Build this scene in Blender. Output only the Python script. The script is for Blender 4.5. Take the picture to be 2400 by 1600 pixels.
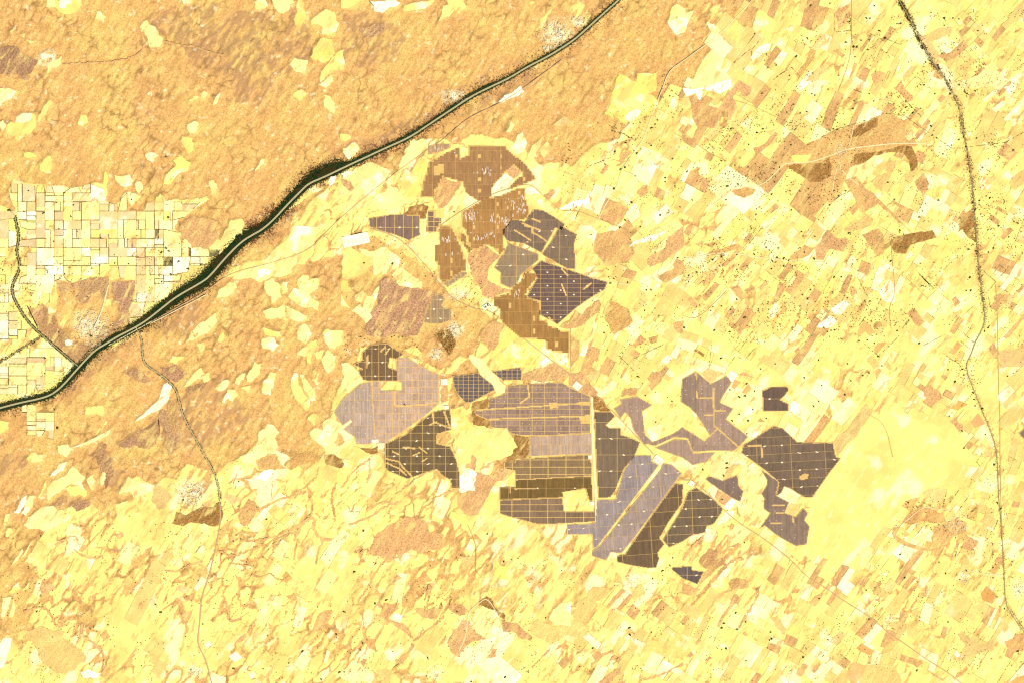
import bpy, math, random
import numpy as np

# ------------------------------------------------------------------ scene, camera, light
scene = bpy.context.scene
for o in list(bpy.data.objects):
    bpy.data.objects.remove(o)
col = scene.collection
SUN_EL, SUN_AZ = math.radians(50), math.radians(138)
SUN = np.array([math.sin(SUN_AZ)*math.cos(SUN_EL), math.cos(SUN_AZ)*math.cos(SUN_EL), math.sin(SUN_EL)])
CAM_H = 48000.0                      # the picture is 24 km wide, 10 m to a pixel of the photograph

cam = bpy.data.cameras.new('camera')
cam.sensor_fit = 'HORIZONTAL'
cam.sensor_width = 36.0
cam.lens = 36.0*CAM_H/24000.0
cam.clip_start = 100.0
cam.clip_end = 400000.0
cam_o = bpy.data.objects.new('camera', cam)
cam_o.location = (0, 0, CAM_H)
col.objects.link(cam_o)
scene.camera = cam_o

world = bpy.data.worlds.new('World')
scene.world = world
world.use_nodes = True
wn = world.node_tree.nodes
bg = wn['Background']
sky = wn.new('ShaderNodeTexSky')
sky.sky_type = 'NISHITA'
sky.sun_disc = False
sky.sun_elevation = SUN_EL
sky.sun_rotation = SUN_AZ
world.node_tree.links.new(sky.outputs[0], bg.inputs[0])
bg.inputs[1].default_value = 0.07

sl = bpy.data.lights.new('sun', 'SUN')
sl.energy = 4.2
sl.angle = math.radians(0.5)
sl.color = (1.0, 0.95, 0.86)
sun_o = bpy.data.objects.new('sun', sl)
from mathutils import Vector
sun_o.rotation_euler = Vector(tuple(-SUN)).to_track_quat('-Z', 'Y').to_euler()
sun_o.location = (0, 0, 3000)
col.objects.link(sun_o)

vs = scene.view_settings
vs.view_transform = 'Standard'
vs.look = 'None'
vs.exposure = 0.77
vs.gamma = 1.0
vs.use_curve_mapping = False
scene.cycles.use_denoising = False
scene.cycles.max_bounces = 3
scene.cycles.diffuse_bounces = 1
scene.cycles.glossy_bounces = 1
scene.cycles.sample_clamp_direct = 20.0
scene.cycles.filter_width = 1.3
random.seed(7)
rng = np.random.default_rng(7)

# ------------------------------------------------------------------ photograph pixels to metres
K = 800.0/2323.0
TILE = dict(A=(0, 0), B=(800, 0), C=(1600, 0), D=(0, 530), E=(800, 530), F=(1600, 530),
            G=(0, 1060), H=(800, 1060), I=(1600, 1060))

def pts(s):
    """'B:10,20 30,40 E:..' -> array of map positions (pixel of the survey sheet)"""
    out = []; t = 'W'
    for tok in s.split():
        if ':' in tok:
            t, tok = tok.split(':')
            if not tok:
                continue
        v = tok.split(',')
        x, y = float(v[0]), float(v[1])
        if t == 'W':
            out.append((x*2400/2352, y*2400/2352))
        else:
            ox, oy = TILE[t]
            out.append((ox + x*K, oy + y*K))
    return np.array(out)

def wx(p):
    p = np.asarray(p, float)
    return np.stack([(p[..., 0]-1200)*10.0, (800-p[..., 1])*10.0], -1)

# ------------------------------------------------------------------ noise and polygons
_lat = np.random.default_rng(11).random((256, 256))

def vnoise(x, y, seed=0):
    x = np.asarray(x, float) + seed*37.17; y = np.asarray(y, float) + seed*91.31
    xi = np.floor(x).astype(int); yi = np.floor(y).astype(int)
    fx = x-xi; fy = y-yi
    fx = fx*fx*fx*(fx*(fx*6-15)+10); fy = fy*fy*fy*(fy*(fy*6-15)+10)
    a = _lat[xi & 255, yi & 255]; b = _lat[(xi+1) & 255, yi & 255]
    c = _lat[xi & 255, (yi+1) & 255]; d = _lat[(xi+1) & 255, (yi+1) & 255]
    return (a*(1-fx)+b*fx)*(1-fy) + (c*(1-fx)+d*fx)*fy

def fbm(x, y, oct=4, seed=0, gain=0.5):
    s = 0.0; a = 1.0; t = 0.0
    for i in range(oct):
        s = s + a*vnoise(x, y, seed+i*3); t += a
        x = x*2.03; y = y*2.03; a *= gain
    return s/t

def inside(poly, X, Y):
    poly = np.asarray(poly); X = np.asarray(X, float); Y = np.asarray(Y, float)
    r = np.zeros(X.shape, bool)
    x0, y0 = poly[-1]
    for x1, y1 in poly:
        if y0 != y1:
            c = ((y0 > Y) != (y1 > Y)) & (X < (x1-x0)*(Y-y0)/(y1-y0)+x0)
            r ^= c
        x0, y0 = x1, y1
    return r

def seg_dist(line, X, Y, signed=False):
    """distance of points to a polyline; also which side (+1 left of the direction of travel)"""
    best = np.full(X.shape, 1e9); side = np.zeros(X.shape)
    for (ax, ay), (bx, by) in zip(line[:-1], line[1:]):
        dx, dy = bx-ax, by-ay
        L = dx*dx+dy*dy+1e-9
        t = np.clip(((X-ax)*dx+(Y-ay)*dy)/L, 0, 1)
        d = np.hypot(X-ax-t*dx, Y-ay-t*dy)
        m = d < best
        best = np.where(m, d, best)
        if signed:
            side = np.where(m, np.sign(dx*(Y-ay)-dy*(X-ax)), side)
    return (best, side) if signed else best

def grid_dist(line, reach=70):
    """seg_dist on the ground grid, worked only near the line"""
    best = np.full(GX.shape, 1e3); side = np.zeros(GX.shape)
    for (ax_, ay_), (bx_, by_) in zip(line[:-1], line[1:]):
        i0, i1 = np.searchsorted(ax, min(ax_, bx_)-reach), np.searchsorted(ax, max(ax_, bx_)+reach)
        j0, j1 = np.searchsorted(ay, min(ay_, by_)-reach), np.searchsorted(ay, max(ay_, by_)+reach)
        if i1 <= i0 or j1 <= j0: continue
        s = np.s_[j0:j1, i0:i1]
        X, Y = GX[s], GY[s]
        dx, dy = bx_-ax_, by_-ay_
        t = np.clip(((X-ax_)*dx+(Y-ay_)*dy)/(dx*dx+dy*dy+1e-9), 0, 1)
        d = np.hypot(X-ax_-t*dx, Y-ay_-t*dy)
        m = d < best[s]
        best[s] = np.where(m, d, best[s])
        side[s] = np.where(m, np.sign(dx*(Y-ay_)-dy*(X-ax_)), side[s])
    return best, side

def cells(x, y, seed=0):
    """distance to the nearest and second nearest of scattered points"""
    xi = np.floor(x).astype(int); yi = np.floor(y).astype(int)
    f1 = np.full(x.shape, 9.0); f2 = np.full(x.shape, 9.0)
    for dx in (-1, 0, 1):
        for dy in (-1, 0, 1):
            a = xi+dx; b = yi+dy
            px_ = a+_lat[(a+seed) & 255, (b*7+3) & 255]; py_ = b+_lat[(a*5+11) & 255, (b+seed) & 255]
            d = np.hypot(x-px_, y-py_)
            f2 = np.minimum(f2, np.maximum(f1, d)); f1 = np.minimum(f1, d)
    return f1, f2

def grid_inside(poly, X, Y, pad=14):
    r = np.zeros(GX.shape, bool)
    x0, y0 = poly.min(0)-pad; x1, y1 = poly.max(0)+pad
    i0, i1 = np.searchsorted(ax, x0), np.searchsorted(ax, x1); j0, j1 = np.searchsorted(ay, y0), np.searchsorted(ay, y1)
    if x0 < -200: i0 = 0
    if y0 < -200: j0 = 0
    if x1 > 2560: i1 = len(ax)
    if y1 > 1760: j1 = len(ay)
    if i1 > i0 and j1 > j0:
        s = np.s_[j0:j1, i0:i1]
        r[s] = inside(poly, X[s], Y[s])
    return r

TREELAND = [(1.0, 'C:500,350 1100,100 2323,50 2323,1568 1500,1568 900,1500 200,1500 0,1000 600,700'), (1.0, 'F:0,0 1500,0 1700,400 1500,750 900,800 200,800 0,500'),
       (.8, 'F:1600,0 2323,0 2323,1000 1900,1100 1700,700'), (.45, 'I:1300,100 2323,0 2323,1500 1300,1500'), (.5, 'B:1500,1000 2323,400 2323,1568 1500,1568'),
       (.35, 'E:1550,0 2323,0 2323,1200 1700,1000'), (.25, 'G:0,500 2323,300 2323,1568 0,1568'), (.25, 'H:0,600 2323,800 2323,1568 0,1568'), (.4, 'I:0,1100 1300,1100 1300,1568 0,1568'),
       (.5, 'D:0,0 1500,100 1000,650 300,500 0,900'), (.35, 'E:0,0 1000,0 1000,800 0,1000')]
def tree_density(X, Y):
    """how thickly trees stand on the fields"""
    d = np.zeros(np.shape(X))
    for w, p in TREELAND: d = np.maximum(d, w*inside(pts(p), X, Y))
    return d*np.clip((fbm(X/55, Y/55, 3, 121)-.47)*6.5, .05, 1)

def resample(line, step):
    line = np.asarray(line, float)
    seg = np.hypot(*np.diff(line, axis=0).T); s = np.concatenate([[0], np.cumsum(seg)])
    n = max(2, int(s[-1]/step)+1)
    t = np.linspace(0, s[-1], n)
    return np.stack([np.interp(t, s, line[:, 0]), np.interp(t, s, line[:, 1])], 1)

def smooth_line(line, it=2):
    line = np.asarray(line, float)
    for _ in range(it):
        a = line[:-1]*0.75+line[1:]*0.25; b = line[:-1]*0.25+line[1:]*0.75
        mid = np.empty((2*len(a), 2)); mid[0::2] = a; mid[1::2] = b
        line = np.vstack([line[:1], mid, line[-1:]])
    return line

def rough(poly, amp, levels=3, r=None):
    """break the straight sides of a hand-drawn outline into a natural edge"""
    r = r or rng
    p = [tuple(q) for q in poly]
    for _ in range(levels):
        q = []
        for i in range(len(p)):
            a = np.array(p[i]); b = np.array(p[(i+1) % len(p)])
            d = b-a; L = np.hypot(*d)
            q.append(tuple(a))
            if L > 3.0:
                m = (a+b)/2 + np.array([-d[1], d[0]])*r.normal(0, amp)
                q.append(tuple(m))
        p = q
    return np.array(p)

# ------------------------------------------------------------------ meshes
def link(o, parent=None, loc=None):
    col.objects.link(o)
    if parent is not None:
        o.parent = parent
    if loc is not None:
        o.location = loc
    return o

def fast_mesh(name, V, F, mat, colr=None, flat_shade=True):
    """V (n,3) and F (m,k) arrays, all faces with k corners; colr (n,4) point colours"""
    V = np.asarray(V, np.float32); F = np.asarray(F, np.int32)
    me = bpy.data.meshes.new(name)
    m, k = F.shape
    me.vertices.add(len(V)); me.vertices.foreach_set('co', V.ravel())
    me.loops.add(m*k); me.loops.foreach_set('vertex_index', F.ravel())
    me.polygons.add(m)
    me.polygons.foreach_set('loop_start', np.arange(0, m*k, k, dtype=np.int32))
    me.update(calc_edges=True)
    if flat_shade: me.shade_flat()
    if colr is not None:
        at = me.attributes.new('tint', 'FLOAT_COLOR', 'POINT')
        at.data.foreach_set('color', np.asarray(colr, np.float32).ravel())
    if mat:
        me.materials.append(mat)
    return me

def prism_mesh(name, poly, z, skirt, mat, tint):
    """flat-topped sheet of ground with sides; poly in map pixels, mesh round its own centre"""
    p = wx(poly); c = p.mean(0); q = p-c
    if np.sum(q[:, 0]*np.roll(q[:, 1], -1)-q[:, 1]*np.roll(q[:, 0], -1)) < 0:
        q = q[::-1]
    n = len(q)
    V = [(x, y, 0.0) for x, y in q] + [(x, y, -skirt) for x, y in q]
    F = [tuple(range(n))] + [(i, n+i, n+(i+1) % n, (i+1) % n) for i in range(n)]
    me = bpy.data.meshes.new(name)
    me.from_pydata(V, [], F)
    me.update()
    at = me.attributes.new('tint', 'FLOAT_COLOR', 'POINT')
    at.data.foreach_set('color', np.tile(np.array(tint, np.float32), 2*n))
    me.materials.append(mat)
    return me, (c[0], c[1], z)

def ribbon(name, line, w, z, h, mat, tint, parent=None, off=0.0, wob=0.0):
    """a band of constant width along a line (pixels), with sides h high"""
    L = np.asarray(line, float)
    d = np.gradient(L, axis=0); d /= np.hypot(d[:, 0], d[:, 1])[:, None]+1e-9
    nrm = np.stack([-d[:, 1], d[:, 0]], 1)
    ww = np.full(len(L), w/2.0)
    if wob:
        ww = ww*(1+wob*(vnoise(L[:, 0]/7, L[:, 1]/7, 5)-0.5)*2)
    a = wx(L+nrm*(off+ww)[:, None]); b = wx(L+nrm*(off-ww)[:, None])
    n = len(L)
    V = np.zeros((4*n, 3))
    V[0:n, :2] = a; V[n:2*n, :2] = b; V[:2*n, 2] = z
    V[2*n:3*n, :2] = a; V[3*n:, :2] = b; V[2*n:, 2] = z-h
    i = np.arange(n-1)
    top = np.stack([i, i+1, n+i+1, n+i], 1)
    s1 = np.stack([i+1, i, 2*n+i, 2*n+i+1], 1)
    s2 = np.stack([n+i, n+i+1, 3*n+i+1, 3*n+i], 1)
    F = np.vstack([top, s1, s2])
    # face upwards
    e = V[F[0]]
    if np.cross(e[1]-e[0], e[2]-e[0])[2] < 0:
        F = F[:, ::-1]
    c = np.tile(np.array(tint, float), (len(V), 1))
    o = bpy.data.objects.new(name, fast_mesh(name, V, F, mat, c))
    return link(o, parent)

def tag(o, label=None, cat=None, group=None, kind=None):
    if label: o['label'] = label
    if cat: o['category'] = cat
    if group: o['group'] = group
    if kind: o['kind'] = kind
    return o

# ------------------------------------------------------------------ materials
def mat_new(name):
    m = bpy.data.materials.new(name); m.use_nodes = True
    nt = m.node_tree
    b = nt.nodes['Principled BSDF']
    b.inputs['Roughness'].default_value = 1.0
    b.inputs['Specular IOR Level'].default_value = 0.0
    return m, nt, b

class N:
    """tiny helper to write node maths in a line"""
    def __init__(s, nt):
        s.nt = nt; s.co = nt.nodes.new('ShaderNodeNewGeometry').outputs['Position']
    def put(s, sock, v):
        if isinstance(v, bpy.types.NodeSocket): s.nt.links.new(v, sock)
        elif v is not None: sock.default_value = v
    def noise(s, scale, detail=2, rough=0.5, vec=None, dist=0.0):
        n = s.nt.nodes.new('ShaderNodeTexNoise')
        s.put(n.inputs['Vector'], vec or s.co)
        n.inputs['Scale'].default_value = scale; n.inputs['Detail'].default_value = detail
        n.inputs['Roughness'].default_value = rough; n.inputs['Distortion'].default_value = dist
        return n.outputs[0]
    def cn(s, *a, **k):
        return s.ramp(s.noise(*a, **k), 0.32, 0.68)
    def stretch(s, ang, sx, sy):
        n = s.nt.nodes.new('ShaderNodeMapping'); n.vector_type = 'TEXTURE'
        s.put(n.inputs['Vector'], s.co)
        n.inputs['Rotation'].default_value = (0, 0, ang); n.inputs['Scale'].default_value = (sx, sy, 1)
        return n.outputs[0]
    def math(s, op, a, b=0.0, c=None, clamp=False):
        n = s.nt.nodes.new('ShaderNodeMath'); n.operation = op; n.use_clamp = clamp
        s.put(n.inputs[0], a); s.put(n.inputs[1], b)
        if c is not None: s.put(n.inputs[2], c)
        return n.outputs[0]
    def ramp(s, v, a, b, lo=0.0, hi=1.0):
        n = s.nt.nodes.new('ShaderNodeMapRange'); n.interpolation_type = 'SMOOTHSTEP'
        s.put(n.inputs[0], v); n.inputs[1].default_value = a; n.inputs[2].default_value = b
        n.inputs[3].default_value = lo; n.inputs[4].default_value = hi
        return n.outputs[0]
    def mix(s, f, a, b, mode='MIX'):
        n = s.nt.nodes.new('ShaderNodeMix'); n.data_type = 'RGBA'; n.blend_type = mode
        n.clamp_factor = True
        s.put(n.inputs[0], f)
        for k, v in ((6, a), (7, b)):
            if isinstance(v, tuple) and len(v) == 3: v = v+(1.0,)
            s.put(n.inputs[k], v)
        return n.outputs[2]
    def scale(s, c, f):
        n = s.nt.nodes.new('ShaderNodeVectorMath'); n.operation = 'SCALE'
        s.put(n.inputs[0], c); s.put(n.inputs['Scale'], f)
        return n.outputs[0]
    def attr(s, name):
        n = s.nt.nodes.new('ShaderNodeAttribute'); n.attribute_name = name
        return n
YEL = (0.61, 0.525, 0.132); PAL = (0.64, 0.58, 0.200); WHI = (0.74, 0.71, 0.44)
ORA = (0.56, 0.375, 0.125); BRO = (0.475, 0.265, 0.098); DRK = (0.25, 0.125, 0.035); RED = (0.55, 0.29, 0.09)
SCR = (0.425, 0.245, 0.080)

# sheets of field, sand and scrub laid on the ground: colour of the sheet, grain of the soil
m_soil, nt, b = mat_new('soil_sheet')
n = N(nt); at = n.attr('tint')
v = n.stretch(math.radians(57), 5.0, 1.0)
grain = n.cn(0.030, 1, 0.6); blot = n.cn(0.0022, 3, 0.55); streak = n.cn(0.018, 2, 0.5, v)
amp = n.math('MULTIPLY_ADD', at.outputs['Alpha'], 0.62, 0.06)
f = n.math('MULTIPLY_ADD', n.math('SUBTRACT', grain, 0.5), amp, 1.0)
f2 = n.math('MULTIPLY_ADD', n.math('SUBTRACT', blot, 0.5), 0.20, 1.0)
f3 = n.math('MULTIPLY_ADD', n.math('SUBTRACT', streak, 0.5), n.math('MULTIPLY_ADD', at.outputs['Alpha'], 0.25, 0.06), 1.0)
c = n.scale(at.outputs['Color'], n.math('MULTIPLY', n.math('MULTIPLY', f, f2), f3))
# thin stubble and blown sand run across the field edges
stub = n.noise(0.0035, 4, 0.62, n.stretch(math.radians(57), 2.6, 1.0))
c = n.mix(n.ramp(stub, 0.50, 0.66, 0, .62), c, (.555, .375, .12))
soil = n.math('MULTIPLY', n.ramp(at.outputs['Alpha'], .03, .25, 1, .3), n.ramp(n.noise(0.0010, 3, 0.55), .40, .60, .12, 1.0))
fl = n.noise(0.0095, 4, 0.65, n.stretch(math.radians(57), 2.8, 1.0))
c = n.mix(n.math('MULTIPLY', n.ramp(fl, .54, .615, 0, .9), soil), c, (.455, .255, .080))
c = n.mix(n.math('MULTIPLY', n.ramp(fl, .45, .35, 0, .5), soil), c, (.67, .63, .30))
c = n.mix(n.math('MULTIPLY', n.ramp(n.noise(0.0017, 4, 0.62), 0.53, 0.68, 0.0, 0.7), n.ramp(at.outputs['Alpha'], .02, .3, 1, 0)), c, (.80, .78, .56))
# bare sand showing through thin scrub
thin = n.ramp(n.noise(0.007, 3, 0.6, n.stretch(math.radians(57), 3.0, 1.0)), 0.54, 0.68)
c = n.mix(n.math('MULTIPLY', thin, n.ramp(at.outputs['Alpha'], .15, .5, 0, .75)), c, (0.58, 0.44, 0.135))
dk = n.ramp(n.noise(0.011, 3, 0.6, n.stretch(math.radians(57), 3.0, 1.0)), 0.56, 0.70)
c = n.mix(n.math('MULTIPLY', dk, n.ramp(at.outputs['Alpha'], .15, .5, 0, .55)), c, n.scale(c, .62))
# single bushes on scrub
bush = n.ramp(n.noise(0.045, 1, 0.5), 0.58, 0.66)
c = n.mix(n.math('MULTIPLY', bush, n.math('MULTIPLY', at.outputs['Alpha'], 0.75)), c, (0.14, 0.085, 0.025))
nt.links.new(c, b.inputs['Base Color'])

# one material for plain tinted solids (roads, banks, houses, trees)
def tinted(name, scale, amp, roughness=1.0, spec=0.0):
    m, nt, b = mat_new(name)
    n = N(nt); at = n.attr('tint')
    f = n.math('MULTIPLY_ADD', n.math('SUBTRACT', n.noise(scale, 2, 0.6), 0.5), amp, 1.0)
    nt.links.new(n.scale(at.outputs['Color'], f), b.inputs['Base Color'])
    b.inputs['Roughness'].default_value = roughness
    b.inputs['Specular IOR Level'].default_value = spec
    return m
m_road = tinted('sand_road', 0.02, 0.5)
m_conc = tinted('concrete', 0.01, 0.25)
m_leaf = tinted('foliage', 0.02, 0.7)
m_wall = tinted('lime_wash', 0.05, 0.3)
m_pad = tinted('graded_sand', 0.012, 0.6)
m_water, nt, b = mat_new('canal_water')
n = N(nt)
nt.links.new(n.mix(n.noise(0.004, 2), (0.22, 0.20, 0.085), (0.30, 0.265, 0.13)), b.inputs['Base Color'])
b.inputs['Roughness'].default_value = 0.35; b.inputs['Specular IOR Level'].default_value = 0.3

m_panel, nt, b = mat_new('photovoltaic_panel')
n = N(nt); at = n.attr('tint')
dust = n.noise(0.006, 3, 0.6); fine = n.noise(0.05, 1, 0.5); vert = n.noise(0.03, 1, 0.5, n.stretch(math.radians(90), 6.0, 1.0))
diag = n.noise(0.006, 2, 0.5, n.stretch(math.radians(50), 4.0, 1.0))
f = n.math('MULTIPLY_ADD', n.math('SUBTRACT', dust, 0.5), 0.35, 1.0)
f = n.math('MULTIPLY', f, n.math('MULTIPLY_ADD', n.math('SUBTRACT', fine, 0.5), 0.45, 1.0))
f = n.math('MULTIPLY', f, n.math('MULTIPLY_ADD', n.math('SUBTRACT', vert, 0.5), 0.35, 1.0))
f = n.math('MULTIPLY', f, n.math('MULTIPLY_ADD', n.math('SUBTRACT', diag, 0.5), 0.30, 1.0))
nt.links.new(n.scale(at.outputs['Color'], f), b.inputs['Base Color'])
b.inputs['Roughness'].default_value = 0.7; b.inputs['Specular IOR Level'].default_value = 0.10

m_glass, nt, b = mat_new('tracker_glass')
b.inputs['Base Color'].default_value = (0.16, 0.11, 0.05, 1)
b.inputs['Roughness'].default_value = 0.42; b.inputs['Specular IOR Level'].default_value = 0.8
# ------------------------------------------------------------------ survey of the place
# large scrub lands
SCRUB = [pts(s) for s in """
W:-400,-400 1500,-400 1440,-20 1310,105 1200,165 1060,240 930,320 800,370 730,390 660,470 600,530 D:1650,0 1560,40 1500,90 1420,100 1420,165 1300,150 1240,90 1230,140 1230,60 1170,0 A:1230,1500 1410,1350 1400,1330 1350,1360 1120,1360 1080,1300 1040,1370 975,1390 975,1310 945,1330 920,1310 850,1310 800,1390 740,1380 735,1310 690,1255 630,1250 470,1280 360,1270 250,1260 90,1210 50,1310 110,1450 0,1400 -1000,1380
B:1900,0 2000,-600 2700,-600 C:560,-200 540,0 510,60 480,200 550,260 530,290 460,340 420,320 300,400 290,360 240,380 150,520 100,540 0,600 B:2230,560 2160,700 2130,790 1960,840 1900,900 1880,950 1740,1000 1650,1050 1580,1120 1520,1100 1350,1100 1150,950 870,920 740,970 690,930 480,950 350,1160 200,1100 0,1160 300,1000 640,820 1000,600 1260,460 1530,310
W:-400,960 0,945 130,905 180,850 320,760 520,640 640,620 760,590 860,545 960,600 1040,680 1090,740 1080,800 1010,850 880,790 830,800 820,850 770,900 760,960 790,1010 750,1040 700,1080 600,1000 560,1040 500,1090 430,1060 400,1100 330,1090 290,1110 260,1110 200,1090 120,1110 60,1200 100,1240 70,1280 60,1400 20,1450 -400,1500
G:0,-100 640,-20 1160,0 1180,130 1050,200 880,160 850,200 830,260 900,290 920,320 860,340 790,330 800,400 760,450 620,340 580,370 520,400 490,380 420,400 300,370 230,420 160,480 190,520 340,540 300,560 270,620 240,700 160,740 240,780 250,830 210,960 180,1000 200,1100 160,1200 0,1260 -800,1260 -800,-100
D:1830,0 1640,110 1430,340 1200,480 920,690 1030,660 1400,470 1560,330 1640,260 1800,215 1880,150 1960,50 2010,-60 B:0,1185
D:260,700 290,530 380,610 380,350 500,390 640,350 860,360 920,340 920,440 870,560 880,650 930,670 720,800 530,945 300,740
E:600,440 760,520 900,560 1000,600 1060,650 940,740 880,860 760,1010 720,1230 860,1230 900,1190 1000,1160 1130,1080 1000,1000 800,860 640,800 540,740
""".strip().split('\n')]
# 'mid' ground where sand and scrub mix in fine flecks (weight, outline)
MIXED = [(float(s.split(' ', 1)[0]), pts(s.split(' ', 1)[1])) for s in """
.62 B:1230,0 1900,0 1700,170 1530,300 1380,330 1250,250
.60 C:0,0 540,0 480,200 300,380 0,560
.45 D:1300,420 1640,120 1830,20 1960,50 1880,150 1640,260 1560,330
.42 H:620,560 900,520 1200,560 1500,600 1700,640 1760,800 1820,950 1700,1150 1560,1230 1400,1260 1240,1200 1000,960 780,980 640,880
.40 H:1980,1010 2250,860 2323,850 2400,990 2100,1110 2000,1140
.36 I:0,560 260,500 520,540 500,900 300,1120 60,1100 0,1000
.34 F:1450,800 1700,900 1800,1150 2000,1400 2140,1568 2000,1568 1850,1350 1650,1180 1450,1000
.34 I:900,850 1500,900 1900,1250 1950,1500 1700,1568 1400,1250 1000,1050
.38 I:1500,250 1900,200 2100,500 2170,800 2150,1150 2323,1300 2323,1500 1900,1200 1700,800 1500,640
.36 E:860,870 1160,900 1560,990 1700,1160 1720,1568 1000,1240
.34 E:420,100 700,0 900,100 1050,480 900,560 700,430 560,260
.30 G:250,560 600,600 900,700 1500,500 2323,100 2323,900 1800,900 1200,1000 500,1100
.40 D:400,1480 750,1300 1100,1100 1200,1100 1100,1250 850,1420 600,1568
.36 B:420,1090 600,930 740,960 700,1060 500,1200
.30 F:0,0 700,0 1400,200 1300,700 600,620 0,700
.42 D:560,400 760,500 800,680 640,830 480,740 400,640 520,520
.40 G:1160,0 1400,0 1490,290 1500,370 1200,390 1150,300 1260,180
""".strip().split('\n')]
# darker, denser scrub (weight, outline)
DARKS = [(float(s.split(' ', 1)[0]), pts(s.split(' ', 1)[1])) for s in """
.58 A:980,100 1200,60 1450,20 1700,80 2000,60 2110,200 2120,420 1900,520 1750,720 1600,700 1550,560 1300,420 1200,300 1000,180
.55 B:0,60 300,100 450,250 330,420 150,450 0,420
.70 D:380,390 500,390 560,370 640,350 740,350 740,500 700,500 560,540 520,480 510,420
.70 D:760,390 920,370 910,450 880,550 880,650 760,700 830,600 760,480
.55 D:260,700 290,530 380,610 400,680 500,790 600,810 720,720 760,700 870,690 720,760 640,830 530,940 300,740
.75 D:930,1390 1080,1300 1110,1240 1150,1280 1240,1400 1230,1490 1150,1560 1120,1500 1090,1400 940,1500 850,1510 800,1480
.55 D:1130,1200 1220,1180 1240,1400 1180,1420 1120,1330
.55 D:1260,1170 1350,1160 1450,1400 1380,1460 1300,1350 1250,1290
.60 D:840,1000 920,960 1020,1050 990,1070
.60 D:1090,960 1200,940 1280,1000 1190,1060 1130,1020
.60 D:1260,1110 1410,1060 1380,1110 1270,1160
.45 D:780,800 900,720 960,860 880,870
.50 D:200,1180 420,1180 640,1000 820,900 700,800 560,950 400,1120
.70 A:0,330 120,320 260,410 180,530 0,510
.60 G:0,0 180,0 190,80 100,150 0,160
.60 G:620,20 720,-60 760,60 860,130 820,260 720,250 690,120
.55 G:340,360 420,300 620,340 520,400
.55 B:0,1130 300,1000 640,800 640,740 450,830 250,920 0,980
.45 B:640,740 1000,560 1000,500 700,620
.40 B:1000,600 1260,460 1700,330 1750,260 1400,500 1100,720 860,800
.80 E:270,370 310,350 420,430 520,420 600,440 650,455 610,490 560,650 520,740 300,760 170,740 160,690 230,560 250,430
.55 D:1400,600 1150,780 1050,640 1300,500
.50 D:1000,1300 1500,1000 1700,1300 1450,1500 1250,1500
""".strip().split('\n')]

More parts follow.
